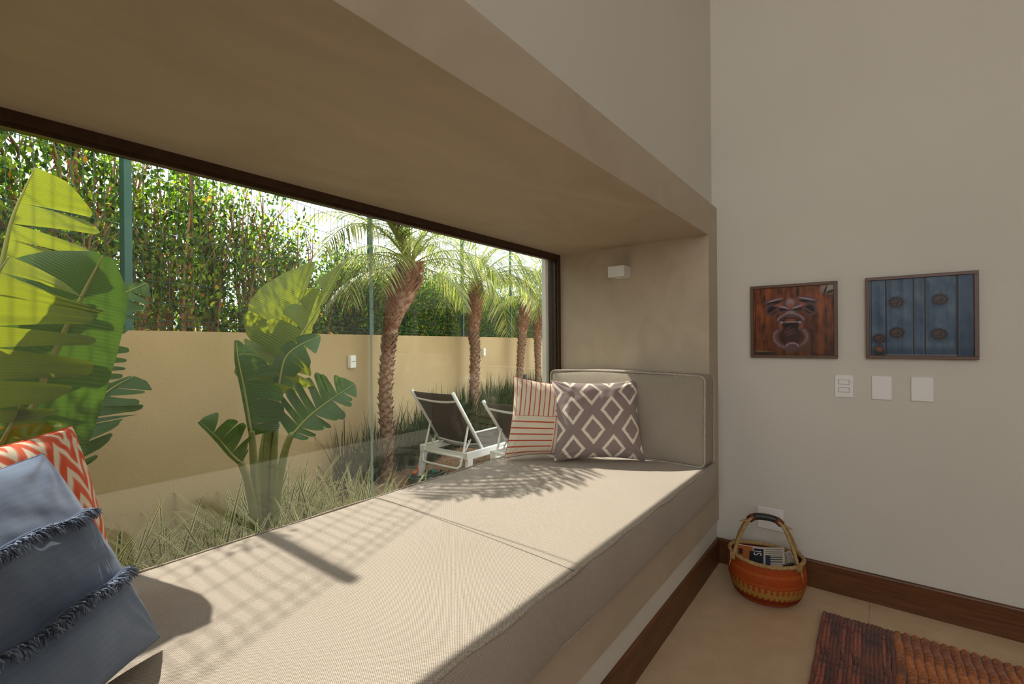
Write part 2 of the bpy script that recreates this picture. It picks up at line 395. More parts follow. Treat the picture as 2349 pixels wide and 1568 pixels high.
# ------------------------------------------------------------------ seat cushions
def cushion_mesh(name, sx, sy, sz, r, bulge, nx, ny, nz, fx=None):
    """soft box from 0..s on each axis with rounded edges; bulge on the large faces"""
    def axis(n, s):
        a = np.concatenate([r * (1 - np.cos(np.linspace(0, PI / 2, 4)))[:-1], np.linspace(r, s - r, n), s - r + r * np.sin(np.linspace(0, PI / 2, 4))[1:]])
        return a
    xs, ys, zs = axis(nx, sx), axis(ny, sy), axis(nz, sz)
    verts = {}; V = []; F = []
    def vid(p):
        k = (round(p[0], 5), round(p[1], 5), round(p[2], 5))
        if k not in verts:
            verts[k] = len(V); q = np.array(p, float); c = np.clip(q, r, np.array([sx, sy, sz]) - r); d = q - c; L = np.linalg.norm(d)
            if L > 0: q = c + d / L * r
            u, v, w_ = (q[0] / sx) * 2 - 1, (q[1] / sy) * 2 - 1, (q[2] / sz) * 2 - 1
            if fx: q = fx(q, u, v, w_)
            V.append(q)
        return verts[k]
    def face(A, B, fn, flip):
        for i in range(len(A) - 1):
            for j in range(len(B) - 1):
                q = [vid(fn(A[i], B[j])), vid(fn(A[i + 1], B[j])), vid(fn(A[i + 1], B[j + 1])), vid(fn(A[i], B[j + 1]))]
                F.append(q[::-1] if flip else q)
    face(xs, ys, lambda a, b: (a, b, 0), True); face(xs, ys, lambda a, b: (a, b, sz), False)
    face(xs, zs, lambda a, b: (a, 0, b), False); face(xs, zs, lambda a, b: (a, sy, b), True)
    face(ys, zs, lambda a, b: (0, a, b), True); face(ys, zs, lambda a, b: (sx, a, b), False)
    return npmesh(name, V, F, True)

Z_SEAT, Y_CF, Y_CB = .664, .738, 1.838
def mattress(x0, x1, label, seed, nt_):
    rs = np.random.RandomState(seed)
    ph = rs.rand(6) * 6
    def fx(q, u, v, w):
        x, y, z = q
        top = max(0, w)
        # soft front, slight waviness of the top edge
        wob = .004 * math.sin(x * 7 + ph[0]) + .003 * math.sin(x * 15 + ph[1])
        if v < -.8: y = y - .012 * (1 - w * w) + wob * .6
        z = z + top * (.006 * (1 - u ** 6) * (1 - v ** 4)) + top * .0018 * math.sin(x * 9 + ph[2]) * math.sin(y * 8 + ph[3])
        return (x, y, z)
    L = x1 - x0
    root = empty('seat_mattress', (x0, Y_CF, .461), label=label, cat='mattress')
    link('cover', cushion_mesh('cover', L, Y_CB - Y_CF, Z_SEAT - .461, .018, 0, 110, 34, 8, fx), MAT['mattress'], root)
    W, Hh = Y_CB - Y_CF, Z_SEAT - .461
    for nm, y, z in (('front', .004, Hh - .004), ('back', W - .004, Hh - .002), ('low', .004, .006)):
        pts = [(.012 + (L - .024) * i / 120, y + (.0028 * math.sin(i * .55 + ph[4]) if nm == 'front' else 0), z + .0015 * math.sin(i * .4 + ph[5])) for i in range(121)]
        MB().tube(pts, .0062 if nm != 'low' else .004, 8).build('piping', MAT['piping'], root, smooth=True)
    return root
mt = mattress(X_L + .004, X_J - .003, 'long grey-beige woven seat mattress filling the window niche', 3, 0)
sp_ = []
for i in range(41):
    t = i / 40; x = 1.33 - .06 * t; y = 1.828 - 1.086 * t; u = (x - X_L - .004) / (X_J - X_L - .007) * 2 - 1; v = (y - Y_CF) / (Y_CB - Y_CF) * 2 - 1
    sp_.append((x - X_L - .004, y - Y_CF, Z_SEAT - .461 - .0006 + .006 * (1 - u ** 6) * (1 - v ** 4)))
MB().tube(sp_, .0022, 6).build('top_seam', M('seam_thread', (.2, .165, .13), .95), mt, smooth=True)

# backrest cushions leaning on the niche ends
def backrest(label, loc, rz, flip=False):
    T, W, Hh = .165, 1.045, .505
    def fx(q, u, v, w):
        x, y, z = q
        if u < 0: x = x + .02 * u * (1 - v ** 4) * (1 - w ** 4)
        z = z + (.012 * (1 - v ** 2) if w > .5 else 0) + .004 * math.sin(v * 5) * (w > 0)
        x = x + .05 * (z / Hh) ** 1.3 * 0.3
        return (x, y, z)
    root = empty('back_cushion', loc, rz, label, 'cushion', 'backrest cushions of the window seat')
    me = cushion_mesh('cover', T, W, Hh, .022, 0, 8, 40, 22, fx)
    link('cover', me, MAT['backrest'], root)
    def rim(x):
        r = .03; pts = []
        for cy, cz, a0 in ((W - r, Hh - r, 0), (r, Hh - r, PI / 2), (r, r, PI), (W - r, r, 1.5 * PI)):
            for k in range(6):
                a = a0 + PI / 2 * k / 5; y, z = cy + r * math.cos(a), cz + r * math.sin(a)
                pts.append((y, z))
        out = []
        for i, (y, z) in enumerate(pts):
            y2, z2 = pts[(i + 1) % len(pts)]; m = max(1, int(math.hypot(y2 - y, z2 - z) / .03))
            for k in range(m):
                yy, zz = y + (y2 - y) * k / m, z + (z2 - z) * k / m; v = yy / W * 2 - 1
                if zz > Hh * .6: zz += .012 * (1 - v * v) * (1 if zz > Hh - .04 else 0)
                out.append((x + .015 * (zz / Hh) ** 1.3, yy, zz))
        return out
    for x in (.004, T - .006):
        MB().tube(rim(x), .0058, 8, closed=True).build('piping', MAT['piping'], root, smooth=True)
    return root
br = backrest('grey woven back cushion with corded edges against the niche end', (2.700, .748, Z_SEAT + .006), math.radians(-2.5))
br2 = backrest('grey woven back cushion behind the denim pillow', (X_L + .17, .75, Z_SEAT + .006), 0)
br2.location = (X_L + .185, .75 + 1.045, Z_SEAT + .006); br2.rotation_euler = (0, 0, PI)

# ------------------------------------------------------------------ pillows
def smooth01(x, a, b): return np.clip((x - a) / (b - a), 0, 1)
def pillow(name, label, B, e1, up, size, thick, colour, mat, n=150, seed=0, parts=None, pinch=.055, wr=.006, sizeh=None, skew=1.0, shear=0.0):
    """B: lower-left corner, e1: along the lower edge, up: along the side edge; front normal = e1 x up"""
    B = Vector(B); e1 = Vector(e1).normalized(); up = Vector(up); up = (up - e1 * up.dot(e1)).normalized(); nr = e1.cross(up)
    sizeh = sizeh or size
    g = np.linspace(-1, 1, n); U, W = np.meshgrid(g, g, indexing='ij')
    # edge pull-in between the corners
    pu = U * (1 - pinch * (1 - W ** 2) ** 1.0 * np.abs(U) ** 3); pw = W * (1 - pinch * (1 - U ** 2) * np.abs(W) ** 3)
    prof = ((1 - U ** 2) * (1 - W ** 2)); h = thick / 2 * np.clip(prof, 0, 1) ** .42
    edge = np.clip(prof, 0, 1) ** .5
    wrk = vnoise(U * 5, W * 5, seed, 3) * wr * edge + vnoise(U * 14, W * 14, seed + 1, 2) * wr * .35 * edge
    # gathers that run from the corners
    for cu, cw in ((-1, -1), (1, -1), (-1, 1), (1, 1)):
        d = np.hypot(U - cu, W - cw); a = np.arctan2(W - cw, U - cu)
        wrk += .35 * wr * np.sin(a * 16 + seed) * np.exp(-((d - .35) / .28) ** 2)
    def surf(s):
        P = np.zeros((n, n, 3)); hh = s * (h + wrk)
        for k in range(3): P[..., k] = ((pu + 1) / 2 + shear * (pw + 1) / 2) * size * e1[k] + (pw + 1) / 2 * sizeh * (1 + (skew - 1) * (U + 1) / 2) * up[k] + hh * nr[k]
        return P.reshape(-1, 3)
    idx = np.arange(n * n).reshape(n, n)
    q = np.stack([idx[:-1, :-1], idx[1:, :-1], idx[1:, 1:], idx[:-1, 1:]], -1).reshape(-1, 4)
    c = colour(U, W); c = c.reshape(-1, 3)
    # front and back share their rim vertices
    front = surf(1); back = surf(-1); keep = np.zeros(n * n, int) - 1; rim = (np.abs(U) == 1) | (np.abs(W) == 1); rim = rim.ravel()
    inner = np.where(~rim)[0]; mp = np.arange(n * n); mp[inner] = n * n + np.arange(len(inner))
    V = np.concatenate([front, back[inner]]); C = np.concatenate([c, c[inner]]); Fq = np.concatenate([q, mp[q][:, ::-1]])
    root = empty(name, B, label=label, cat='pillow')
    link('cover', npmesh('cover', V, Fq, True, col=C), mat, root)
    # sewn edge
    gs = np.linspace(-1, 1, 40); ring = [(x, -1) for x in gs[:-1]] + [(1, x) for x in gs[:-1]] + [(x, 1) for x in gs[:0:-1]] + [(-1, x) for x in gs[:0:-1]]
    pts = []
    for x, y in ring:
        a = x * (1 - pinch * (1 - y * y) * abs(x) ** 3); b = y * (1 - pinch * (1 - x * x) * abs(y) ** 3)
        pts.append(e1 * (((a + 1) / 2 + shear * (b + 1) / 2) * size) + up * ((b + 1) / 2 * sizeh * (1 + (skew - 1) * (x + 1) / 2)))
    cs = tuple(float(x) for x in np.asarray(c).reshape(n, n, 3)[n // 2, -1])
    MB().tube(pts, .0022, 6, c=cs, closed=True).build('seam', mat, root, smooth=True)
    def point(u, v, lift=0):
        pf = max(0, (1 - u * u) * (1 - v * v)); a = u * (1 - pinch * (1 - v * v) * abs(u) ** 3); b = v * (1 - pinch * (1 - u * u) * abs(v) ** 3)
        return e1 * ((a + 1) / 2 * size) + up * ((b + 1) / 2 * sizeh) + nr * (thick / 2 * pf ** .42 + lift)
    if parts: parts(root, point, e1, up, nr)
    return root

CREAM = np.array(lin((236, 222, 200))); RUST = np.array(lin((196, 78, 42)))
def col_stripe(U, W):
    x = (U + 1) / 2; y = (W + 1) / 2; m = np.zeros_like(U)
    def band(mask, t, per, off, wd=.10):
        f = np.abs(((t - off) / per) % 1 - .5); return mask * (f > .5 - wd)
    left = x < .60
    top = y > .52
    m = np.maximum(m, band(left & top, x + .02, .066, .0))
    m = np.maximum(m, band(left & ~top, y, .078, .055))
    m = np.maximum(m, band(~left & top, y, .075, .0))
    m = np.maximum(m, band(~left & ~top, x, .062, .0))
    return CREAM + (RUST - CREAM) * m[..., None]
MAUVE = np.array(lin((150, 132, 128))); IVORY = np.array(lin((236, 226, 208)))
def col_diamond(U, W):
    x = (U + 1) / 2; y = (W + 1) / 2
    P = .44; Q = .47
    jag = .010 * np.sign(np.sin(y * 95)) + .006 * np.sin(x * 130)
    m = np.zeros_like(U)
    for ox, oy in ((.20, .60), (.42, .365)):
        a = np.abs(((x - ox + P / 2) % P) - P / 2) / (P * .30); b = np.abs(((y - oy + Q / 2) % Q) - Q / 2) / (Q * .385); d = a + b
        m = np.maximum(m, ((d < 1.0) & (d > .70 + jag)).astype(float))
    return MAUVE + (IVORY - MAUVE) * m[..., None]
ORANGE = np.array(lin((232, 88, 36))); OFFW = np.array(lin((246, 228, 200)))
def col_ikat(U, W):
    x = (U + 1) / 2; y = (W + 1) / 2
    tri = np.abs(((x / .17) % 1) - .5) * 2
    f = (y * 1.0 + tri * .17 + .010 * np.sin(x * 60)) / .155
    s = np.abs((f % 1) - .5) * 2
    m = smooth01(s, .56, .68)
    hl = .25 * smooth01(np.abs(((f + .25) % 1) - .5) * 2, .8, .98)
    return ORANGE + (OFFW - ORANGE) * np.clip(m + hl, 0, 1)[..., None]
DEN = np.array(lin((88, 106, 138))); DEN2 = np.array(lin((132, 148, 174)))
def col_denim(U, W):
    f = np.clip(.35 + .35 * vnoise(U * 4, W * 7, 5, 3) + .06 * np.sin(W * 300), 0, 1)
    return DEN + (DEN2 - DEN) * f[..., None]
def fringe(root, point, e1, up, nr):
    rnd = random.Random(4)
    for v in (-.28, .34):
        b = MB(); pts = [point(u, v + .012 * math.sin(u * 9), .003) for u in np.linspace(-.985, .985, 60)]
        b.tube(pts, .0045, 6, c=tuple(DEN * .75))
        for k in range(420):
            u = rnd.uniform(-.985, .985); p = point(u, v + .012 * math.sin(u * 9), .004)
            q = p + nr * rnd.uniform(.004, .017) - up * rnd.uniform(.006, .03) + e1 * rnd.uniform(-.012, .012)
            mid = (p + q) / 2 + nr * .006
            b.tube([p, mid, q], [.0016, .0015, .0007], 4, c=tuple((DEN * rnd.uniform(.35, .7)) if rnd.random() < .45 else (DEN2 * rnd.uniform(.8, 1.35))))
        b.build('fringe', MAT['denim'], root, smooth=True)
    for v in (0,):
        pass
pillow('striped_pillow', 'cream throw pillow with thin rust stripes next to the glass', (2.190, 1.755, Z_SEAT + .018), (.68, -.73, 0), (.20, .06, .97), .44, .17, col_stripe, MAT['pillow'], 190, 2, sizeh=.49, skew=.88, pinch=.085, shear=.16)
pillow('diamond_pillow', 'mauve grey throw pillow with ivory diamonds against the back cushion', (2.322, 1.490, Z_SEAT + .012), (.615, -.785, 0), (.20, .17, .965), .535, .19, col_diamond, MAT['pillow'], 210, 7, sizeh=.48, pinch=.10, wr=.008)
pillow('ikat_pillow', 'orange throw pillow with white zigzags behind the denim pillow', Vector((.362, 1.70, Z_SEAT + .02)) + Vector((-.72, -.69, 0)) * .48, (.72, .69, 0), (-.22, .10, .95), .48, .15, col_ikat, MAT['pillow'], 170, 11)
pillow('denim_pillow', 'washed blue denim throw pillow with two frayed ruffles', Vector((.360, 1.325, Z_SEAT + .03)) + Vector((-.72, -.69, 0)) * .50, (.72, .69, 0), (-.36, .33, .87), .50, .17, col_denim, MAT['denim'], 130, 21, fringe, wr=.006)

# ------------------------------------------------------------------ wall light in the niche
sl = empty('wall_sconce', (X_J, 1.317, 1.79), label='small white box wall light on the cement niche end', cat='wall light')
b = MB(); D_, W_, H_ = .105, .112, .07; tk = .006
b.box(-D_, -D_ + tk, -W_ / 2, W_ / 2, 0, H_); b.box(-D_ + tk, 0, -W_ / 2, -W_ / 2 + tk, 0, H_); b.box(-D_ + tk, 0, W_ / 2 - tk, W_ / 2, 0, H_)
b.box(-tk, 0, -W_ / 2 + tk, W_ / 2 - tk, 0, H_)
b.build('housing', MAT['white_metal'], sl)
MB().box(-D_ + tk, -tk, -W_ / 2 + tk, W_ / 2 - tk, .008, .012).build('diffuser', M('frosted_glass', (.7, .68, .62), .5), sl)
MB().box(-.028, -.006, -.02, .02, .02, .05).build('lamp_holder', MAT['white_plastic'], sl)

# ------------------------------------------------------------------ pictures
def blob(img, X, Y, cx, cy, rx, ry, ang, col, soft=.25, a=1.0):
    c, s = math.cos(ang), math.sin(ang); dx, dy = X - cx, Y - cy
    d = np.sqrt(((dx * c + dy * s) / rx) ** 2 + ((-dx * s + dy * c) / ry) ** 2)
    m = (a * np.clip((1 + soft - d) / (2 * soft), 0, 1))[..., None]
    img[:] = img * (1 - m) + np.array(lin(col)) * m
def arc(img, X, Y, cx, cy, rx, ry, a0, a1, w, col, a=1.0, n=26):
    for k in range(n):
        t = a0 + (a1 - a0) * k / (n - 1); blob(img, X, Y, cx + rx * math.cos(t), cy + ry * math.sin(t), w, w, 0, col, .4, a)
def art_knocker(X, Y):
    n1 = vnoise(X * 40, Y * 6, 3, 4); n2 = vnoise(X * 90, Y * 14, 4, 3); n3 = vnoise(X * 25, Y * 30, 9, 4)
    f = np.clip(.5 + .4 * n1 + .25 * n2 + .25 * n3, 0, 1)[..., None]
    img = np.array(lin((66, 30, 14))) * (1 - f) + np.array(lin((168, 92, 40))) * f
    img = img * (1 - .35 * np.clip((.35 - Y) / .35, 0, 1)[..., None]) * (1 - .5 * (np.clip((X - .78) / .2, 0, 1) * np.clip((.5 - Y) / .4, 0, 1))[..., None])
    img *= np.where(np.abs(X - .895) < .004, .3, 1)[..., None]; img *= np.where(np.abs(X - .022) < .005, .4, 1)[..., None]
    blob(img, X, Y, .97, .97, .11, .08, .4, (170, 160, 140), .5); blob(img, X, Y, .90, .92, .012, .08, -.3, (24, 18, 14), .4); blob(img, X, Y, .96, .9, .05, .02, .4, (30, 24, 18), .5)
    blob(img, X, Y, .57, .92, .02, .08, 0, (36, 28, 26), .4)
    D, Mid, Hi, Hot = (34, 20, 22), (104, 76, 82), (176, 146, 148), (176, 96, 52)
    blob(img, X, Y, .50, .36, .26, .24, 0, (34, 18, 12), .7, .85)                 # shade round the ring
    for s in (-1, 1):
        blob(img, X, Y, .48 + s * .22, .80, .12, .045, -s * .25, Mid); blob(img, X, Y, .48 + s * .21, .775, .10, .028, -s * .25, D); blob(img, X, Y, .48 + s * .2, .815, .1, .012, -s * .25, Hi)
        blob(img, X, Y, .48 + s * .235, .67, .085, .095, s * .5, Mid); blob(img, X, Y, .48 + s * .235, .665, .06, .065, s * .5, D)
        for k in range(3): blob(img, X, Y, .48 + s * (.2 + .03 * k), .66 - .02 * k, .05, .010, -s * .7, (118, 72, 54))
        blob(img, X, Y, .48 + s * .14, .745, .05, .02, -s * .2, Hot, .6)
    blob(img, X, Y, .48, .70, .13, .11, 0, Mid); blob(img, X, Y, .48, .77, .045, .05, 0, Hi, .6); blob(img, X, Y, .48, .73, .03, .035, 0, Hot, .6)
    for s in (-1, 1):
        blob(img, X, Y, .48 + s * .085, .66, .06, .03, s * .25, D); blob(img, X, Y, .48 + s * .085, .705, .07, .013, s * .35, Hi); blob(img, X, Y, .48 + s * .085, .645, .03, .010, 0, (110, 62, 44))
    blob(img, X, Y, .48, .60, .09, .055, 0, Mid); blob(img, X, Y, .48, .625, .05, .018, 0, Hi, .6)
    for s in (-1, 1): blob(img, X, Y, .48 + s * .035, .585, .018, .011, 0, D); arc(img, X, Y, .48, .47, s * .17, .13, .25, PI / 2, .018, Mid); arc(img, X, Y, .48, .48, s * .17, .13, .3, PI / 2, .007, Hi)
    blob(img, X, Y, .48, .50, .115, .045, 0, D); blob(img, X, Y, .48, .515, .07, .018, 0, (150, 74, 44)); blob(img, X, Y, .48, .485, .085, .012, 0, Hi, .5)
    blob(img, X, Y, .48, .43, .09, .045, 0, (26, 18, 14))
    for s in (-1, 1):
        blob(img, X, Y, .48 + s * .115, .48, .022, .018, 0, Hi); blob(img, X, Y, .48 + s * .13, .42, .026, .06, -s * .35, (142, 82, 62))
        arc(img, X, Y, .48, .26, s * .20, .16, PI / 2 * .45, -PI / 2, .032, Mid); arc(img, X, Y, .475, .265, s * .205, .16, PI / 2 * .4, -PI / 2 * .8, .010, (150, 112, 104))
        for k in range(6): arc(img, X, Y, .48 + s * (.16 + .035 * math.sin(k)), .36 - .045 * k, s * .025, .004, -1, 1, .004, (170, 120, 84), n=5)
    blob(img, X, Y, .49, .27, .11, .09, 0, (66, 40, 34), .5)
    for k in range(7): blob(img, X, Y, .46 + .045 * math.sin(k * 2.1), .30 + .015 * k, .05, .006, .5 + .1 * k, (112, 70, 58))
    blob(img, X, Y, .50, .12, .085, .07, 0, Mid); blob(img, X, Y, .50, .135, .06, .04, 0, (104, 76, 78), .6); arc(img, X, Y, .5, .11, .08, .065, .3, 2.8, .008, Hi)
    blob(img, X, Y, .64, .10, .12, .05, .3, (96, 66, 36), .8, .7); blob(img, X, Y, .12, .052, .11, .008, 0, (150, 132, 104), .5); blob(img, X, Y, .15, .015, .16, .03, 0, (52, 44, 36), .6)
    return img * .85
def art_door(X, Y):
    n1 = vnoise(X * 60, Y * 5, 13, 4); n2 = vnoise(X * 18, Y * 12, 14, 4); f = np.clip(.5 + .35 * n1 + .4 * n2, 0, 1)[..., None]
    img = np.array(lin((52, 80, 112))) * (1 - f) + np.array(lin((112, 138, 160))) * f
    g = (np.clip((X - .86) / .05, 0, 1) * .5)[..., None]; img = img * (1 - g) + np.array(lin((44, 62, 98))) * g
    low = np.clip((.13 - Y) / .05, 0, 1)[..., None] * .6; img = img * (1 - low) + np.array(lin((38, 58, 88))) * low
    for x, wd in ((.018, .004), (.17, .009), (.445, .007), (.555, .008), (.855, .013)):
        m = np.clip((wd * 1.4 - np.abs(X - x)) / (wd * .6), 0, 1)[..., None]; img = img * (1 - m) + np.array(lin((22, 26, 40))) * m
        m = np.clip((.003 - np.abs(X - x - (wd + .004 if x > .8 else -wd - .003))) / .002, 0, 1)[..., None] * .6; img = img * (1 - m) + np.array(lin((150, 160, 170))) * m
    cr = np.clip((.0035 - np.abs(X - .325 - .012 * np.sin(Y * 7))) / .002, 0, 1)[..., None] * .8; img = img * (1 - cr) + np.array(lin((28, 32, 46))) * cr
    def flower(cx, cy, r):
        blob(img, X, Y, cx + .006, cy - .014, r * 1.15, r * 1.15, 0, (30, 38, 58), .5, .7)
        for k in range(9):
            a = k * 2 * PI / 9; blob(img, X, Y, cx + .8 * r * math.cos(a), cy + .72 * r * math.sin(a), r * .36, r * .34, 0, (44, 26, 22), .3)
        blob(img, X, Y, cx, cy, r * .8, r * .72, 0, (38, 22, 18), .3)
        for k in range(9):
            a = k * 2 * PI / 9 + .3; blob(img, X, Y, cx + .62 * r * math.cos(a), cy + .55 * r * math.sin(a), r * .14, r * .12, 0, (128, 92, 78), .6, .8)
        blob(img, X, Y, cx - .01, cy + .01, r * .28, r * .26, 0, (120, 70, 46), .6)
    for cx, cy in ((.275, .70), (.695, .71), (.278, .30), (.685, .275)): flower(cx, cy, .07)
    flower(.10, .225, .062); blob(img, X, Y, .10, .045, .058, .10, 0, (20, 16, 16), .3); blob(img, X, Y, .10, .085, .035, .03, 0, (150, 88, 40), .5)
    m = ((np.abs(Y - .012) < .008) & (X > .17) & (X < .85))[..., None] * .8; img = img * (1 - m) + np.array(lin((150, 150, 148))) * m
    return img * .6
def picture(name, y0, y1, z0, z1, art, label):
    """y0 > y1: left and right outer edges as seen from the room"""
    W, Hh = y0 - y1, z1 - z0; fw = .016; dp = .028
    root = empty(name, (X_END, (y0 + y1) / 2, z0), label=label, cat='picture', group='framed photographs on the end wall')
    h = W / 2
    for a, b in (((-dp, 0, -h, h, 0, fw), 0), ((-dp, 0, -h, h, Hh - fw, Hh), 0), ((-dp, 0, -h, -h + fw, fw, Hh - fw), 1), ((-dp, 0, h - fw, h, fw, Hh - fw), 1)):
        MB().box(*a).build('frame_bar', MAT['frame_wood'], root, bevel=.0012, seg=1)
    n = 190; g = np.linspace(0, 1, n); U, V_ = np.meshgrid(g, g, indexing='ij'); img = art(U, V_)
    P = np.stack([np.full_like(U, -.016), (h - fw) - U * (W - 2 * fw), fw + V_ * (Hh - 2 * fw)], -1).reshape(-1, 3)
    idx = np.arange(n * n).reshape(n, n); q = np.stack([idx[:-1, :-1], idx[1:, :-1], idx[1:, 1:], idx[:-1, 1:]], -1).reshape(-1, 4)
    link('photo_print', npmesh('photo_print', P, q, False, col=np.clip(img, 0, 1).reshape(-1, 3)), MAT['print'], root)
    MB().box(-.014, -.001, -h + fw, h - fw, fw, Hh - fw).build('backing_board', MAT['dark_slot'], root)
MAT['frame_wood'] = M('walnut_frame', (.10, .045, .022), .4, (.14, .065, .03), 30, stretch=(1, 1, 6))
picture('framed_picture', .584, .158, 1.274, 1.693, art_knocker, 'framed photograph of a weathered metal door knocker on wood')
picture('framed_picture', .037, -.387, 1.276, 1.696, art_door, 'framed photograph of a blue plank door with round studs')

# ------------------------------------------------------------------ switches and socket
def plate(name, y, z, w, h, label, cat):
    root = empty(name, (X_END, y, z), label=label, cat=cat)
    MB().box(-.008, 0, -w / 2, w / 2, -h / 2, h / 2).build('cover_plate', MAT['white_plastic'], root, bevel=.003, seg=2); return root
sw = plate('light_switch', .133, 1.125, .083, .121, 'white light switch with two rockers below the knocker picture', 'switch')
for dz in (.022, -.02):
    MB().box(-.0085, -.007, -.024, .024, dz - .0125, dz + .0125).build('rocker_gap', MAT['dark_slot'], sw)
    MB().box(-.0112, -.008, -.0225, .0225, dz - .0112, dz + .0112).build('rocker', MAT['white_plastic'], sw, bevel=.001, seg=1)
plate('blank_plate', -.027, 1.124, .083, .122, 'white blank cover plate beside the light switch', 'wall plate')
plate('blank_plate', -.185, 1.125, .085, .120, 'white blank cover plate furthest right on the end wall', 'wall plate')
ot = plate('wall_socket', .49, .33, .134, .125, 'white double wall socket above the straw basket', 'socket')
for dy in (.026, -.018):
    MB().box(-.0092, -.007, dy - .0185, dy + .0185, .004, .026).build('socket_insert', MAT['white_plastic'], ot, bevel=.002, seg=1)
    for k in (-1, 0, 1):
        MB().tube([(-.0098, dy + k * .0095, .0145 + (.003 if k == 0 else 0)), (-.0085, dy + k * .0095, .0145 + (.003 if k == 0 else 0))], .0024, 8).build('pin_hole', MAT['dark_slot'], ot)

# ------------------------------------------------------------------ basket with newspapers
BX, BY = 2.815, .470
bk = empty('straw_basket', (BX, BY, 0), math.radians(8), 'orange and straw woven basket with an arched handle in the corner', 'basket')
def basket_body():
    nA, nR = 168, 64; prof = [(.0, .002), (.50, .002), (.74, .012), (.90, .045), (1.0, .10), (1.03, .14), (1.0, .185), (.965, .222)]
    pr_ = catmull([(a, b, 0) for a, b in prof], nR); V = []; C = []
    RUSTC = np.array(lin((168, 72, 24))); RED = np.array(lin((128, 46, 18))); ORG = np.array(lin((182, 92, 34))); STR = np.array(lin((172, 132, 62)))
    for side in (0, 1):
        for j, p in enumerate(pr_):
            for i in range(nA):
                a = 2 * PI * i / nA; k = (1 if side == 0 else .955)
                bmp = 1 + .011 * math.cos(i * 84 / nA * 2 * PI) * (1 if p.x > .3 else 0) * (1 if side == 0 else .6) + .003 * math.sin(j * 2.6)
                sa, ca = math.sin(a), math.cos(a)
                wob = 1 + .02 * math.sin(2 * a + .6) + .012 * math.sin(3 * a)
                V.append((.150 * p.x * ca * k * bmp * wob, .182 * p.x * sa * k * bmp * wob, max(.001, p.y + (0 if side == 0 else .004) + .012 * (p.y / .222) * sa * sa)))
                h = p.y; tooth = .012 * (1 if (i // 2) % 2 else -1); n_ = .5 + .5 * math.sin(i * 12.9 + j * 78.2)
                c = RUSTC * (.85 + .3 * n_)
                if .058 + tooth * .6 < h < .098 + tooth: c = STR * (.8 + .3 * n_)
                elif h < .058: c = RED * (.8 + .4 * n_) if h > .03 else RUSTC * (.9 + .2 * n_)
                elif .12 < h < .128 or .17 < h < .185: c = ORG * (.8 + .3 * n_)
                if side: c = RED * (.7 + .4 * n_)
                C.append(c)
    F = []
    for side in (0, 1):
        o = side * nA * nR
        for j in range(nR - 1):
            for i in range(nA):
                q = [o + j * nA + i, o + j * nA + (i + 1) % nA, o + (j + 1) * nA + (i + 1) % nA, o + (j + 1) * nA + i]; F.append(q if side == 0 else q[::-1])
    o2 = (nR - 1) * nA; o3 = nA * nR + (nR - 1) * nA
    for i in range(nA): F.append([o2 + i, o2 + (i + 1) % nA, o3 + (i + 1) % nA, o3 + i])
    return npmesh('body', V, F, True, col=np.array(C))
link('body', basket_body(), MAT['basket'], bk)
rimp = [(.145 * math.cos(a) * (1 + .02 * math.sin(2 * a + .6)), .177 * math.sin(a) * (1 + .02 * math.sin(2 * a + .6)), .226 + .012 * math.sin(a) ** 2) for a in np.linspace(0, 2 * PI, 97)[:-1]]
rm = MB().tube(rimp, [.0095 + .0012 * (i % 2) for i in range(96)], 8, closed=True).build('rim', MAT['straw'], bk, smooth=True)
for sx in (-1, 1):
    hp = catmull([(sx * .085, -.150, .222), (sx * .060, -.125, .31), (sx * .020, -.085, .395), (sx * .008, -.04, .425), (sx * .008, .04, .425), (sx * .020, .085, .395), (sx * .060, .125, .31), (sx * .085, .150, .222)], 48)
    MB().tube(hp, [.0085 + .0008 * (i % 2) for i in range(48)], 8).build('handle_arch', MAT['straw'], bk, smooth=True)
for a, r0, mt, nm in ((-.052, .0195, 'black_leather', 'grip_wrap'),):
    gp = catmull([(0, -.052, .4235), (0, -.02, .429), (0, .02, .429), (0, .052, .4235)], 20)
    MB().tube(gp, [.0175 + .0012 * (i % 2) for i in range(20)], 12).build('grip_wrap', MAT['black_leather'], bk, smooth=True)
for s in (-1, 1):
    MB().tube([(0, s * .050, .4235), (0, s * .062, .417), (0, s * .078, .402)], [.0185, .0195, .0185], 12).build('grip_band', MAT['leather'], bk, smooth=True)
    for k in range(2):
        MB().tube([(.01 - .02 * k, s * .078, .404), (.02 - .04 * k, s * .10, .39 + .01 * k), (.03 - .06 * k, s * .125, .375 + .02 * k)], [.005, .004, .002], 6).build('tie_end', MAT['straw'], bk, smooth=True)
    for sx in (-1, 1):
        b = MB()
        for k in range(4): b.tube([(sx * .088 + .018 * math.cos(q), s * .152 + (k - 1.5) * .006, .226 + .018 * math.sin(q)) for q in np.linspace(0, 2 * PI, 13)[:-1]], .0035, 6, closed=True)
        b.tube([(sx * .10, s * .158, .225), (sx * .112, s * .165, .19), (sx * .108, s * .172, .165)], [.003, .0025, .001], 5)
        b.build('lashing', MAT['straw'], bk, smooth=True)

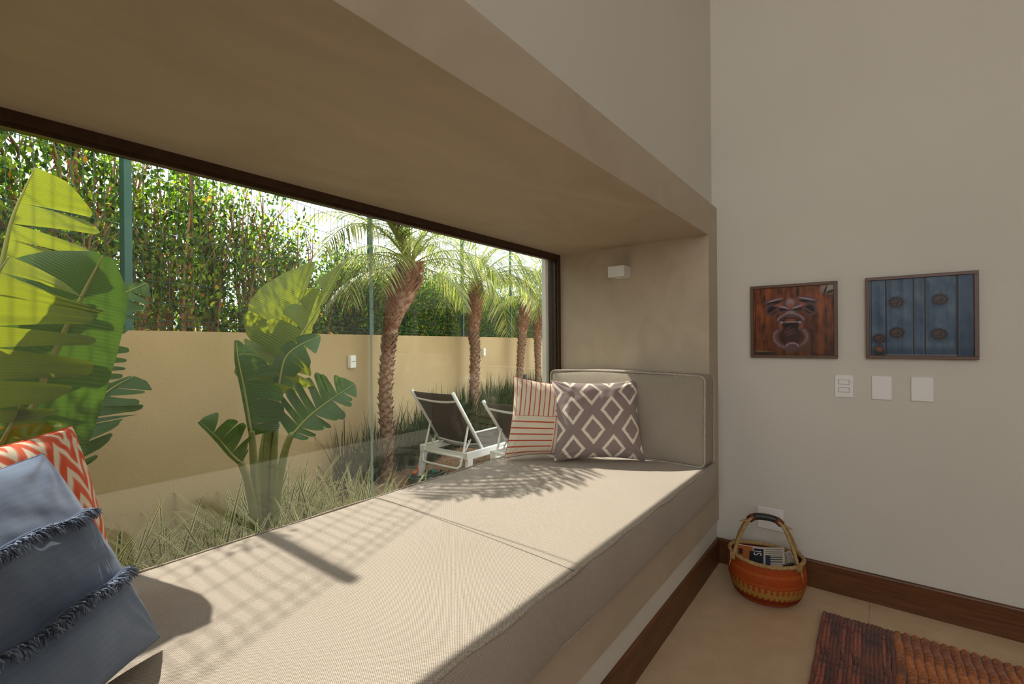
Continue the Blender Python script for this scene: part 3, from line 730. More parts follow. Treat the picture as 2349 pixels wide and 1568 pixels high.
def newspaper(name, label, loc, rot, w, h, seed, ink, word=None):
    n1, n2 = 60, 40; g1 = np.linspace(0, 1, n1); g2 = np.linspace(0, 1, n2); U, V_ = np.meshgrid(g1, g2, indexing='ij')
    img = np.zeros((n1, n2, 3)) + np.array(lin((206, 198, 186)))
    ink(img, U, V_)
    Z = .006 * np.sin(V_ * 5) + .02 * (U - .5) ** 2 * 4 * .5
    P = np.stack([(U - .5) * w, (V_ - .5) * h, Z], -1).reshape(-1, 3); idx = np.arange(n1 * n2).reshape(n1, n2)
    q = np.stack([idx[:-1, :-1], idx[1:, :-1], idx[1:, 1:], idx[:-1, 1:]], -1).reshape(-1, 4)
    root = empty(name, loc, label=label, cat='newspaper'); root.rotation_euler = rot
    link('front_page', npmesh('front_page', P, q, True, col=img.reshape(-1, 3)), MAT['paper'], root)
    Pb = P.copy()
    for k in range(3):
        Pk = P.copy(); Pk[:, 2] -= .0035 * (k + 1); Pk[:, 0] += .002 * (k % 2)
        link('sheet', npmesh('sheet', Pk, q, True, col=np.zeros((len(Pk), 3)) + np.array(lin((196, 188, 176)))), MAT['paper'], root)
    if word:
        cu = bpy.data.curves.new('headline', 'FONT'); cu.body = word; cu.size = .055; cu.align_x = 'CENTER'; cu.align_y = 'CENTER'
        to = bpy.data.objects.new('tmp', cu); COL.objects.link(to); dg = bpy.context.evaluated_depsgraph_get()
        me = bpy.data.meshes.new_from_object(to.evaluated_get(dg)); bpy.data.objects.remove(to)
        o = link('headline', me, MAT['white_plastic'], root, (-.005, .015, .012), (0, 0, PI / 2))
    return root
def ink1(img, U, V):
    def rect(x0, x1, y0, y1, c): img[(U > x0) & (U < x1) & (V > y0) & (V < y1)] = np.array(lin(c))
    rect(.05, .36, .1, .95, (176, 104, 54)); rect(.30, .52, .05, .75, (34, 36, 42)); rect(.08, .16, .5, .8, (60, 40, 34)); rect(.38, .58, .2, .9, (40, 44, 56))
    for k in range(9): rect(.62, .96, .08 + .1 * k, .115 + .1 * k, (70, 68, 66))
    rect(.62, .72, .1, .6, (50, 60, 80))
def ink2(img, U, V):
    for k in range(14): img[(U > .1) & (U < .9) & (np.abs(V - .06 - k * .066) < .012)] = np.array(lin((110, 106, 100)))
newspaper('newspaper', 'folded newspaper with an orange and black front page in the basket', (BX + .005, BY + .03, .205), (math.radians(20), math.radians(-6), math.radians(-82)), .24, .17, 1, ink1, 'SI')
newspaper('newspaper', 'newspaper standing open at the right side of the basket', (BX - .0, BY - .085, .208), (math.radians(-38), math.radians(4), math.radians(12)), .17, .11, 2, ink2)

# ------------------------------------------------------------------ rug
rg = empty('shag_rug', (2.815, .215, 0), label='shaggy rust and gold striped rug on the tiled floor', cat='rug')
MB().box(-2.4, 0, -1.5, 0, .001, .008).build('backing', M('rug_backing', (.12, .04, .02), .95), rg)
def rib_mesh(wd, ht, L, seed, ca, cb):
    r = np.random.RandomState(seed); nl, nc = 220, 9; V = []; C = []; ph = r.rand(6) * 6.28
    for i in range(nl):
        x = -L * i / (nl - 1); wx = wd * (1 + .06 * math.sin(x * 31 + ph[0]) + .05 * math.sin(x * 83 + ph[1])); oy = wd * .08 * (math.sin(x * 13 + ph[2]) + .6 * math.sin(x * 37 + ph[3])); hz = ht * (1 + .09 * math.sin(x * 47 + ph[4]) + .07 * r.rand())
        for k in range(nc):
            a = PI * k / (nc - 1); V.append((x + .003 * r.randn(), -math.cos(a) * wx / 2 * 1.08 + oy + .0006 * r.randn(), .006 + hz * math.sin(a) ** .8 + .0012 * r.randn()))
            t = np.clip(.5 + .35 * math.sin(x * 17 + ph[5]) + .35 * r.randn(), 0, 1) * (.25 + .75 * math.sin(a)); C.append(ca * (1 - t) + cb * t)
    idx = np.arange(nl * nc).reshape(nl, nc); q = np.stack([idx[:-1, :-1], idx[:-1, 1:], idx[1:, 1:], idx[1:, :-1]], -1).reshape(-1, 4)
    return npmesh('pile_rib', V, q, True, col=np.array(C))
RD, RL = np.array(lin((104, 30, 10))), np.array(lin((186, 92, 48))); BR = np.array(lin((70, 22, 8))); GD, GL = np.array(lin((134, 62, 12))), np.array(lin((214, 124, 36)))
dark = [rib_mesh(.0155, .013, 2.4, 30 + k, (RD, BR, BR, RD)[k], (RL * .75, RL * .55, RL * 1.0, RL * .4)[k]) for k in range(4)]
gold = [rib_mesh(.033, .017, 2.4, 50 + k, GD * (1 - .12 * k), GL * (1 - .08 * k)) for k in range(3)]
rr = random.Random(2); y = -.008
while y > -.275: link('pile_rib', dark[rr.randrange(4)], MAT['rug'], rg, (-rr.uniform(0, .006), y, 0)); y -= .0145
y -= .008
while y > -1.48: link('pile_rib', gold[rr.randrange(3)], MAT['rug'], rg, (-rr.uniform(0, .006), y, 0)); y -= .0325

# ================================================================== GARDEN
# ------------------------------------------------------------------ neighbour house beyond the hedge
nh = empty('neighbour_house', fence_pt(-3, 3.2, ZG), FANG, 'grey neighbouring house wall with a dark roof edge beyond the hedge', 'building')
MB().box(0, 4.9, 0, 4, 0, 2.72).build('wall', MAT['neighbour'], nh)
MB().box(-.2, 5.1, -.22, 4.2, 2.72, 2.84).build('roof', MAT['roof'], nh)

# ------------------------------------------------------------------ green mesh fence
fn = empty('mesh_fence', fence_pt(0, 0, ZW), FANG, 'green welded mesh fence with square posts on the garden wall', 'fence')
ZT = 3.3 - ZW
post_me = MB().box(-.012, .032, -.015, .028, 0, ZT + .05).mesh('post')
for k in range(-2, 7):
    link('post', post_me, MAT['green_metal'], fn, (2.5 * k, 0, 0))
pm = MB()
folds = [.125, .585, 1.225, ZT - .14]
def fold_y(z):
    for f in folds:
        d = abs(z - f)
        if d < .055: return -.03 * (1 - d / .055)
    return 0
zs = [.02]
for f in folds: zs += [f - .055, f - .02, f, f + .02, f + .055]
zs.append(ZT)
for i in range(45):
    x = .05 + i * .0545
    pm.tube([(x, fold_y(z), z) for z in zs], .0024, 4)
for z in [.03, .07, .18, .32, .53, .64, .80, .985, 1.17, 1.28, 1.45, ZT - .195, ZT - .085, ZT - .02]:
    pm.tube([(.03, fold_y(z) - .004, z), (2.47, fold_y(z) - .004, z)], .0025, 4)
panel_me = pm.mesh('wire_panel', True)
for k in range(-2, 6): link('wire_panel', panel_me, MAT['green_metal'], fn, (2.5 * k, 0, 0))

# ------------------------------------------------------------------ hedge shrubs
def leaf_cloud(P, D, L, W, rs, cols):
    """one folded diamond leaf at each P pointing along D"""
    n = len(P); D = D / np.linalg.norm(D, axis=1, keepdims=True); R_ = rs.randn(n, 3); S = np.cross(D, R_); S /= np.linalg.norm(S, axis=1, keepdims=True); Nn = np.cross(S, D)
    L = L[:, None]; W = W[:, None]
    V = np.stack([P, P + D * L * .45 + S * W * .5 + Nn * W * .18, P + D * L, P + D * L * .45 - S * W * .5 + Nn * W * .18], 1).reshape(-1, 3)
    b = np.arange(n)[:, None] * 4; F = np.concatenate([b + np.array([[0, 1, 2]]), b + np.array([[0, 2, 3]])], 1).reshape(-1, 3)
    C = np.repeat(cols, 4, axis=0)
    return V, F, C
HG = np.array([lin(c) for c in ((48, 72, 24), (72, 98, 32), (112, 136, 46), (150, 164, 62), (36, 54, 26), (190, 124, 52))])
def shrub_meshes(seed, h, nl, r, dens_low=.3):
    rs = np.random.RandomState(seed); b = MB(); P = []; D = []
    stems = []
    for k in range(11):
        x, y = rs.uniform(-r, r) * 1.0, rs.uniform(-.12, .12); hh = h * rs.uniform(.7, 1.0); pts = []
        for j in range(9):
            t = j / 8; pts.append((x + .10 * math.sin(t * 5 + k) * t + rs.uniform(-.012, .012), y + .07 * math.sin(t * 4 + 2 * k) * t, hh * t))
        stems.append(pts); b.tube(pts, [.015 * (1 - .85 * j / 8) + .002 for j in range(9)], 5)
        for j in range(5):          # side twigs
            t = rs.uniform(.25, .95); q = np.array(pts[int(t * 8)]); e = q + np.array([rs.uniform(-.25, .25), rs.uniform(-.2, .2), rs.uniform(.1, .35)])
            b.tube([tuple(q), tuple((q + e) / 2 + np.array([0, 0, .02])), tuple(e)], [.006, .004, .002], 4)
            stems.append([tuple(q + (e - q) * s) for s in np.linspace(0, 1, 9)])
    nst = len(stems)
    # leaves in tufts along the stems
    ntuft = nl // 22
    for k in range(ntuft):
        st = stems[rs.randint(nst)]; t = rs.uniform(0, 1) ** (.62 if rs.rand() > dens_low else 1.2); x = t * 8; j = min(int(x), 7); c = np.array(st[j]) * (1 - x + j) + np.array(st[j + 1]) * (x - j)
        c = c + rs.randn(3) * np.array([.07, .07, .05])
        if c[2] < .04: c[2] = .05
        n_ = 22; p = c + rs.randn(n_, 3) * .05; d = rs.randn(n_, 3) * .7 + (p - c) / .05 + np.array([0, 0, .4]); P.append(p); D.append(d)
    P = np.concatenate(P); D = np.concatenate(D); n = len(P)
    w = rs.rand(n); ci = np.select([w < .28, w < .58, w < .80, w < .90, w < .975], [0, 1, 2, 3, 4], 5)
    cols = HG[ci] * (.75 + .5 * rs.rand(n))[:, None]
    V, F, C = leaf_cloud(P, D, .030 + .026 * rs.rand(n), .016 + .012 * rs.rand(n), rs, cols)
    return b.mesh('stems', True), npmesh('foliage', V, F, False, col=C)
variants = [shrub_meshes(100 + i, h, nl, r, dl) for i, (h, nl, r, dl) in enumerate(((1.45, 2500, .30, .35), (1.25, 2300, .30, .5), (1.05, 2200, .30, .5), (1.4, 2000, .28, .2), (.9, 2300, .3, .6), (1.2, 6500, .34, .55)))]
rnd = random.Random(11)
def shrub(s, off, v, scz, label, rz=None):
    p = fence_pt(s, off, ZG + 1.2)
    root = empty('hedge_shrub', p, FANG + (rnd.choice((0, PI)) if rz is None else rz) + rnd.uniform(-.3, .3), label, 'shrub', 'hedge shrubs behind the green fence')
    root.scale = (1, 1, scz)
    link('stems', variants[v][0], MAT['bark'], root); link('foliage', variants[v][1], MAT['hedge_leaf'], root)
# raised planting behind the wall, so the stems start near its top
tag(MB().add([fence_pt(-9, .1, ZG), fence_pt(24, .1, ZG), fence_pt(24, 1.9, ZG), fence_pt(-9, 1.9, ZG)] + [fence_pt(-9, .1, ZG + 1.25), fence_pt(24, .1, ZG + 1.25), fence_pt(24, 1.9, ZG + 1.25), fence_pt(-9, 1.9, ZG + 1.25)],
    [(3, 2, 1, 0), (4, 5, 6, 7), (0, 1, 5, 4), (1, 2, 6, 5), (2, 3, 7, 6), (3, 0, 4, 7)]).build('ground_bed', MAT['soil']), 'raised planting bed behind the garden wall', kind='structure')
left_s = [(-1.7, .35, 0), (-1.35, .5, 3), (-.95, .32, 0), (-.6, .48, 1), (-.25, .34, 0)]
for i, (s, o_, v) in enumerate(left_s): shrub(s, o_, v, 1.42, 'leafy hedge shrub left of the nearest fence post, %s from the left' % ORD[i])
mid_s = [(.14, .36, 0), (.45, .5, 3), (.72, .34, 0), (1.0, .46, 1), (1.25, .33, 1), (1.55, .48, 2), (1.8, .35, 1), (2.1, .46, 4), (2.38, .33, 2)]
for i, (s, o_, v) in enumerate(mid_s): shrub(s, o_, v, (1.36, 1.3, 1.3, 1.25, 1.3, 1.25, 1.12, 1.25, 1.2)[i], 'leafy hedge shrub with tan stems, %s to the right of the nearest fence post' % ORD[i])
right_s = [2.72, 3.02, 3.32, 3.65, 3.95, 4.25, 4.55, 4.85]
for i, s in enumerate(right_s): shrub(s, .34 + .12 * (i % 2), 5, 1.0 + .08 * math.sin(i * 2), 'dense dark hedge shrub behind the nearest palm, %s right of the glass joint post' % ORD[i])
for i in range(16):
    shrub(5.2 + i * .5, .38 + .1 * (i % 2), 5, 1.05 + .1 * math.sin(i * 1.7), 'dense far hedge shrub beyond the second palm, %s from the left' % ORD[i])
for i in range(14):
    shrub(-2.2 + i * .72, 1.15 + .35 * (i % 2), 4 if i % 3 else 2, .85, 'low shrub in the second row behind the hedge, %s from the left' % ORD[i])

# ------------------------------------------------------------------ big-leaved plants
def leaf(parent, mid, wl, wr, face=(0, 0, 0), foldl=.25, foldr=.25, tl=6, tr=6, sweep=.35, droop=.25, gap=.22, seed=0, rib=.011, name='leaf', petiole=None, label=None, prad=.019, mat='banana'):
    """mid: (px, py, Y) points of the midrib; wl, wr: blade widths in pixels to the left/right of its direction as seen from the room"""
    rs = random.Random(seed); K = 48
    W3 = [on_y(x, y, Y) for x, y, Y in mid]; C = catmull(W3, K); base = Vector(parent.location)
    sc_ = px_m(C[K // 2]); V = []; F = []; UV = []
    def frame(t):
        x = t * (K - 1); k = min(int(x), K - 2); p = C[k].lerp(C[k + 1], x - k); a = C[max(0, k - 1)]; b = C[min(K - 1, k + 2)]
        tn = (b - a).normalized(); n = (EYE - p).normalized() + Vector(face); n = (n - tn * n.dot(tn)).normalized(); return p, tn, n, tn.cross(n)
    for sgn, wlist, fold, nt_ in ((-1, wl, foldl, tl), (1, wr, foldr, tr)):
        if not wlist: continue
        cuts = [0.0] + sorted(min(.98, max(.03, (i + rs.uniform(.25, .75)) / nt_)) for i in range(nt_ - 1)) + [1.0] if nt_ > 1 else [0., 1.]
        for a, b in zip(cuts[:-1], cuts[1:]):
            if b - a < .01: continue
            ni = max(3, int((b - a) * 44)); nj = 9; tc = (a + b) / 2; jf = rs.uniform(-.38, .38) * (nt_ > 1); jd = rs.uniform(.5, 1.6); js = rs.uniform(-.12, .12) * (nt_ > 1); jl = rs.uniform(.88, 1.06) if nt_ > 1 else 1
            b0 = len(V)
            for i in range(ni + 1):
                t0 = a + (b - a) * i / ni; e = abs(t0 - tc) / ((b - a) / 2)
                for j in range(nj + 1):
                    q = j / nj; t = tc + (t0 - tc) * (1 - gap * max(0, q - .12) / .88 * (nt_ > 1)); p, tn, n, sd = frame(t)
                    wd = max(.5, lerp_list(wlist, t0)) * sc_ * jl * (1 - .10 * e ** 4 * (nt_ > 1))
                    fo = fold + jf * q; out = sd * (sgn * math.cos(fo)) + n * math.sin(fo)
                    P = p + (out + tn * (sweep + js)) * (wd * q) + Vector((0, 0, -1)) * (droop * jd * wd * q * q) + n * (.012 * math.sin(t0 * 90) * q * wd)
                    V.append(P - base); UV.append((t0, q))
            for i in range(ni):
                for j in range(nj):
                    k = b0 + i * (nj + 1) + j; F.append((k, k + nj + 1, k + nj + 2, k + 1))
    me = npmesh(name, V, F, True, uv=UV); o = link(name, me, MAT[mat], parent)
    if label: o['label'] = label
    mr = MB().tube([p - base for p in C], [rib * (1 - .85 * i / (K - 1)) for i in range(K)], 8).build('midrib', MAT['midrib'], o, smooth=True)
    if petiole:
        pp = catmull([on_y(*q) for q in petiole] + [C[0], C[2]], 24)
        MB().tube([p - base for p in pp], [prad * (1.7 - .9 * i / 23) for i in range(24)], 8).build('petiole', MAT['petiole'], o, smooth=True)
    return o
lp = empty('banana_plant', (.15, 2.62, ZG), label='large leafy banana plant close to the glass, behind the orange pillow', cat='plant')
leaf(lp, [(-30, 720, 2.62), (2, 610, 2.60), (30, 495, 2.58), (80, 384, 2.56)], None, [130, 190, 195, 180, 150, 110, 60], (-.25, 0, 0), 0, .12, 1, 7, .05, .05, .22, 31, label='upright sunlit leaf')
leaf(lp, [(0, 1090, 2.30), (60, 970, 2.29), (132, 794, 2.27), (195, 665, 2.26), (236, 586, 2.25)], [60, 120, 170, 180, 150, 90, 24], [100, 112, 110, 102, 88, 60, 20], (.1, 0, 0), -.05, .10, 4, 1, .25, .08, .05, 32, rib=.016, label='broad dark leaf with a pale midrib', mat='banana_shaded')
leaf(lp, [(-50, 980, 2.07), (-40, 860, 2.07), (-28, 740, 2.08), (-8, 640, 2.09), (20, 588, 2.11)], None, [110, 150, 195, 205, 205, 200, 190, 170, 130], (.25, 0, .3), 0, -.10, 1, 7, .05, .04, .40, 33, label='arching translucent leaf over the pillows')
leaf(lp, [(-40, 1100, 2.08), (-10, 1040, 2.08), (20, 985, 2.08), (45, 930, 2.08)], None, [60, 80, 85, 70, 30], (.1, 0, .4), 0, -.05, 1, 3, .05, .15, .2, 36)
leaf(lp, [(108, 1110, 2.78), (154, 1001, 2.80), (198, 944, 2.82), (250, 895, 2.83), (306, 862, 2.84)], [10, 16, 18, 14, 10, 6], [72, 84, 82, 78, 66, 50, 26], (.0, 0, .1), .1, .05, 4, 8, .75, .02, .30, 35, rib=.009, label='dark torn leaf low beside the wall', mat='banana_shaded')
leaf(lp, [(190, 770, 2.88), (215, 728, 2.90), (264, 684, 2.92), (336, 648, 2.94)], [16, 24, 30, 26, 16, 6], [66, 70, 66, 62, 52, 38, 14], (.0, 0, .1), .1, .05, 4, 8, .6, .04, .34, 37, rib=.008, mat='banana_shaded')
leaf(lp, [(160, 930, 2.9), (195, 880, 2.92), (222, 830, 2.93), (250, 790, 2.94)], [10, 14, 14, 10], [56, 62, 58, 50, 40], (0, 0, .1), .1, .05, 3, 7, .45, .04, .5, 38, rib=.007, mat='banana_shaded')
leaf(lp, [(110, 1180, 2.84), (150, 1120, 2.85), (185, 1110, 2.86), (205, 1135, 2.87)], [10, 20, 20, 6], [10, 20, 20, 6], (0, 0, .1), .1, .05, 1, 1, 0, .2, 0, 39, rib=.006)
for k, (dx, dy) in enumerate(((0, 0), (.06, .05), (-.07, .04), (.03, -.08), (-.05, -.1), (.1, .12))):
    b = Vector((dx, dy, 0)); MB().tube([b, b * 1.2 + Vector((.01, -.03, .4)), b * 1.6 + Vector((-.03, -.08, .85))], [.032, .024, .016], 8).build('stalk', MAT['petiole'], lp, smooth=True)

mp_ = empty('banana_plant', (1.42, 3.10, ZG), label='smaller torn-leaved banana plant in the middle of the garden bed', cat='plant')
leaf(mp_, [(628, 905, 3.06), (641, 858, 3.04), (690, 770, 3.02), (740, 690, 3.0), (787, 602, 2.98)], [50, 95, 105, 90, 75, 60, 30, 6], [45, 80, 70, 30, 10, 8, 8, 4], (0, 0, .1), .15, .05, 7, 5, .3, .15, .2, 41, rib=.010, petiole=[(598, 1330, 3.1), (606, 1150, 3.1), (618, 990, 3.08)], label='tall torn leaf pointing right')
leaf(mp_, [(626, 850, 3.14), (650, 780, 3.14), (685, 690, 3.13), (722, 600, 3.12)], [45, 80, 105, 110, 95, 60, 12], [25, 30, 28, 20, 12, 8, 4], (-.1, 0, .1), .1, .1, 3, 3, .22, .05, .06, 42, rib=.008, petiole=[(610, 1330, 3.16), (614, 1150, 3.16), (620, 950, 3.15)], label='rounded sunlit leaf')
leaf(mp_, [(578, 1000, 3.02), (562, 900, 3.01), (547, 827, 3.0), (542, 780, 3.0)], [6, 8, 8, 4], [62, 84, 92, 80, 62, 34, 12], (.1, 0, .15), .1, .05, 1, 6, .1, .22, .18, 43, rib=.008, petiole=[(596, 1330, 3.08), (590, 1180, 3.06), (582, 1060, 3.04)], label='folded leaf on the left', mat='banana_shaded')
leaf(mp_, [(554, 1063, 2.98), (530, 1040, 2.97), (500, 1005, 2.96), (458, 966, 2.95)], [6, 8, 8, 5], [30, 56, 66, 62, 44, 12], (.1, 0, .2), .1, .1, 1, 7, .35, .02, .18, 44, rib=.008, petiole=[(590, 1330, 3.06), (584, 1200, 3.04), (570, 1110, 3.0)], label='small low leaf on the left', mat='banana_shaded')
leaf(mp_, [(666, 1001, 2.95), (712, 952, 2.93), (765, 912, 2.91), (814, 880, 2.90)], [52, 74, 78, 70, 46, 10], [34, 52, 56, 50, 34, 8], (0, 0, .25), .1, .1, 10, 9, .25, .03, .26, 45, rib=.008, petiole=[(618, 1330, 3.06), (632, 1160, 3.03), (650, 1050, 2.98)], label='comb-like leaf on the right', mat='banana_shaded')
leaf(mp_, [(622, 960, 3.12), (618, 910, 3.12), (612, 870, 3.12), (604, 830, 3.12)], [20, 40, 46, 40, 10], [10, 24, 26, 20, 8], (0, 0, .1), .1, .1, 4, 3, .1, .3, .25, 46, rib=.007, mat='banana_shaded', petiole=[(602, 1330, 3.14), (610, 1160, 3.14), (620, 1030, 3.13)])
leaf(mp_, [(640, 880, 3.0), (655, 820, 2.98), (690, 790, 2.96), (735, 770, 2.95)], [14, 26, 30, 18], [26, 40, 42, 30, 10], (0, 0, .2), .1, .1, 4, 5, .1, .3, .3, 47, rib=.007, mat='banana_shaded')
for k, (dx, dy) in enumerate(((0, 0), (.045, .03), (-.045, .02), (.02, -.04), (-.02, .05))):
    MB().tube([(dx, dy, 0), (dx * 1.1, dy, .4), (dx * .7 + .02, dy, .8), (dx * .3 + .06, dy, 1.12)], [.034, .028, .021, .014], 8).build('stalk', MAT['petiole'], mp_, smooth=True)

# ------------------------------------------------------------------ palms
FG = [np.array(lin(c)) for c in ((112, 124, 62), (150, 158, 88), (84, 100, 52), (176, 172, 100))]
def frond_mesh(seed, elev, L, bend, nleaf=44, ll=.30, hang=.5):
    rs = np.random.RandomState(seed); pts = []; p = np.array([0., 0, 0]); a = elev; ds = L / 24
    for i in range(25):
        pts.append(p.copy()); p = p + ds * np.array([math.cos(a), 0, math.sin(a)]); a -= bend / 24 * (.5 + i / 24)
    b = MB(); b.tube([tuple(q) for q in pts], [.009 * (1 - .85 * i / 24) for i in range(25)], 6, c=tuple(np.array(lin((150, 150, 84)))))
    V = [tuple(v) for v in b.v]; F = [f for f in b.f if len(f) == 4]; C = list(b.c)
    for i in range(nleaf):
        t = .12 + .88 * (i + rs.rand() * .5) / nleaf; x = t * 24; k = min(int(x), 23); q = pts[k] * (1 - x + k) + pts[k + 1] * (x - k); tn = pts[k + 1] - pts[k]; tn /= np.linalg.norm(tn)
        l = ll * (math.sin(PI * min(1, t * .9 + .12)) ** .6) * rs.uniform(.8, 1.1)
        for s in (-1, 1):
            d = tn * .65 + np.array([0, s * .8, 0]) + np.array([0, 0, rs.uniform(-.1, .25)]); d /= np.linalg.norm(d); wv = np.cross(d, np.array([0, 0, 1.])); wv /= np.linalg.norm(wv) + 1e-9
            w = .0062; c = FG[rs.randint(4)] * rs.uniform(.8, 1.15); b0 = len(V)
            for m, ww in ((0, .5), (.35, 1), (.7, .8), (1, .1)):
                pc = q + d * l * m + np.array([0, 0, -hang * l * m ** 2]); V += [tuple(pc + wv * w * ww), tuple(pc - wv * w * ww)]; C += [tuple(c)] * 2
            for m in range(3): F.append((b0 + 2 * m, b0 + 2 * m + 2, b0 + 2 * m + 3, b0 + 2 * m + 1))
    return npmesh('frond', V, F, True, col=np.array(C))
FR = {e: frond_mesh(200 + i, math.radians(e), L, bd, hang=hg, ll=l_) for i, (e, L, bd, hg, l_) in enumerate(((78, 1.25, 1.5, .45, .28), (60, 1.3, 2.0, .5, .30), (42, 1.3, 2.2, .6, .30), (20, 1.2, 2.0, .7, .28), (-5, 1.1, 1.5, .7, .26), (30, 1.75, 2.6, .8, .42)))}
def palm(base, trace, rad, label, shag, n_fr, seed, scale=1.0, extra=(), tall=()):
    """trace: pixel points of the trunk axis from the ground up, laid on the vertical plane through the base that faces the viewer"""
    rs = random.Random(seed); B = Vector(base); nrm = Vector((CF.x, CF.y, 0)).normalized()
    pts = []
    for x, y in trace:
        d = ray(x, y); pts.append(EYE + d * ((B - EYE).dot(nrm) / d.dot(nrm)))
    pts[0].z = ZG - .02
    root = empty('palm_tree', (pts[0].x, pts[0].y, ZG), label=label, cat='palm', group='palms along the garden wall'); bl = Vector(root.location)
    K = 60; C = [p - bl for p in catmull(pts, K)]; R = [lerp_list(rad, i / (K - 1)) * px_m(pts[len(pts) // 2]) for i in range(K)]
    MB().tube(C, R, 14).build('trunk', MAT['trunk'], root, smooth=True)
    # old leaf bases spiralling up the trunk, then brown fibre below the crown
    st = MB(); fb = MB(); ga = 2.39996; n = int(150 * 1.0)
    for i in range(n * 2):
        t = (i + .5) / (n * 2); x = t * (K - 1); k = min(int(x), K - 2); p = C[k].lerp(C[k + 1], x - k); tn = (C[k + 1] - C[k]).normalized(); a = i * ga
        e = Vector((math.cos(a), math.sin(a), 0)); e = (e - tn * e.dot(tn)).normalized(); sd = tn.cross(e); r = R[k]
        if t < shag:
            o_ = p + e * r * .85; tip = p + e * (r * 1.42) + tn * r * .42; w = r * .62
            st.add([o_ - sd * w - tn * r * .3, o_ + sd * w - tn * r * .3, o_ + sd * w * .6 + tn * r * .15 + e * r * .22, o_ - sd * w * .6 + tn * r * .15 + e * r * .22, tip + sd * w * .25, tip - sd * w * .25],
                   [(0, 1, 2, 3), (3, 2, 4, 5), (1, 0, 5, 4)])
        else:
            for m in range(7):
                a2 = a + rs.uniform(-.5, .5); e2 = Vector((math.cos(a2), math.sin(a2), 0)); s2 = tn.cross(e2).normalized(); q = p + e2 * r * .8 + tn * rs.uniform(-r, r) * .4
                d = (tn * rs.uniform(.5, 1.1) + e2 * rs.uniform(.3, .95) + s2 * rs.uniform(-.35, .35)).normalized(); l = r * rs.uniform(.7, 1.35); w = r * rs.uniform(.06, .15)
                fb.add([q - s2 * w, q + s2 * w, q + d * l * .6 + s2 * w * .8, q + d * l, q + d * l * .6 - s2 * w * .8], [(0, 1, 2, 3, 4)])
    st.build('leaf_base_stubs', MAT['trunk'], root); fb.build('fibre_sheath', MAT['fibre'], root)
    top = C[-1]; es = (78, 60, 42, 20, -5); az0 = rs.uniform(0, 6.28)
    for i in range(n_fr):
        e = es[min(4, int(i / n_fr * 4.6))]; a = az0 + i * ga
        o = link('frond', FR[e], MAT['frond'], root, top, (rs.uniform(-.15, .15), rs.uniform(-.12, .12), a)); s_ = scale * rs.uniform(.85, 1.1); o.scale = (s_, s_, s_)
    for (a, e, s_) in tall:  # oversized fronds above the view, added to cast shade on the seat
        o = link('frond', FR[e], MAT['frond'], root, top, (0, 0, math.radians(a))); o.scale = (s_, s_, s_)
    for (a, ry, s_) in extra:
        o = link('frond', FR[30], MAT['frond'], root, top, (0, ry, a)); o.scale = (s_, s_, s_)
    return root
palm(on_z(885, 1105, ZG), [(885, 1105), (888, 1000), (884, 900), (890, 810), (894, 770), (905, 720), (918, 680), (930, 645), (941, 610)], [15, 15, 14, 14, 14, 16, 24, 31, 28, 19],
     'nearest palm with a shaggy brown trunk top beside the lounger', .52, 20, 5, 1.05, extra=((math.radians(190), .1, .7),), tall=((186, 60, 1.75), (194, 60, 1.8), (190, 60, 1.6), (203, 60, 1.7), (182, 60, 1.7)))
p2 = on_f(1087, 900, -.31); palm((p2.x, p2.y, ZG), [(1088, 1004), (1088, 880), (1090, 800), (1086, 760), (1090, 700), (1093, 650)], [10, 10, 10, 10, 11, 15, 15, 11], 'second palm with a long frond drooping over its trunk', .6, 19, 9, 1.1,
     extra=((math.radians(-58), .0, 1.15), (math.radians(-75), -.1, 1.0), (math.radians(200), .0, .9)))
p3 = on_f(1190, 900, -.31); palm((p3.x, p3.y, ZG), [(1190, 952), (1192, 860), (1196, 790), (1204, 720), (1211, 682)], [7, 7, 7, 8, 12, 13, 9], 'third palm with a leaning trunk near the window edge', .58, 17, 14, 1.1)
p4 = on_f(1234, 900, -.31); palm((p4.x, p4.y, ZG), [(1234, 930), (1234, 850), (1233, 790), (1238, 730), (1252, 692)], [6, 6, 6, 7, 11, 11, 8], 'furthest palm, cut off by the window frame', .56, 15, 17, 1.1)

# ------------------------------------------------------------------ grasses
def blade_mesh(seed, nb, L, W, up, cols, edge=None, spread=.05, seg=6):
    rs = np.random.RandomState(seed); V = []; F = []; C = []
    for k in range(nb):
        a = rs.uniform(0, 6.283); el = up + rs.randn() * .25; l = L * rs.uniform(.55, 1.1); d = np.array([math.cos(a) * math.cos(el), math.sin(a) * math.cos(el), math.sin(el)])
        p = np.array([math.cos(a), math.sin(a), 0]) * rs.uniform(0, spread); sd = np.array([-math.sin(a), math.cos(a), 0]); tw = rs.uniform(-.7, .7); sd = sd * math.cos(tw) + np.array([0, 0, 1]) * math.sin(tw)
        c = cols[rs.randint(len(cols))] * rs.uniform(.8, 1.15); gr = rs.uniform(.7, 1.9) * (1 - .5 * abs(math.sin(el)))
        b0 = len(V); nx = 6 if edge is not None else 2
        for j in range(seg + 1):
            t = j / seg; q = p + d * l * t + np.array([0, 0, -1]) * gr * .42 * l * t ** 2.2; w = W * (1 - .92 * t ** 1.6) * (.55 + .45 * min(1, t * 5))
            if edge is not None:
                for x, cc in ((-1, edge), (-.5, edge), (-.5, c), (.5, c), (.5, edge), (1, edge)): V.append(q + sd * w * x); C.append(cc)
            else:
                for x in (-1, 1): V.append(q + sd * w * x); C.append(c)
        for j in range(seg):
            for x in ((0, 2, 4) if edge is not None else (0,)):
                i0 = b0 + j * nx + x; F.append((i0, i0 + nx, i0 + nx + 1, i0 + 1))
    V = np.array(V); V[:, 2] = np.maximum(V[:, 2], .004)
    return npmesh('blades', V, F, True, col=np.array(C))
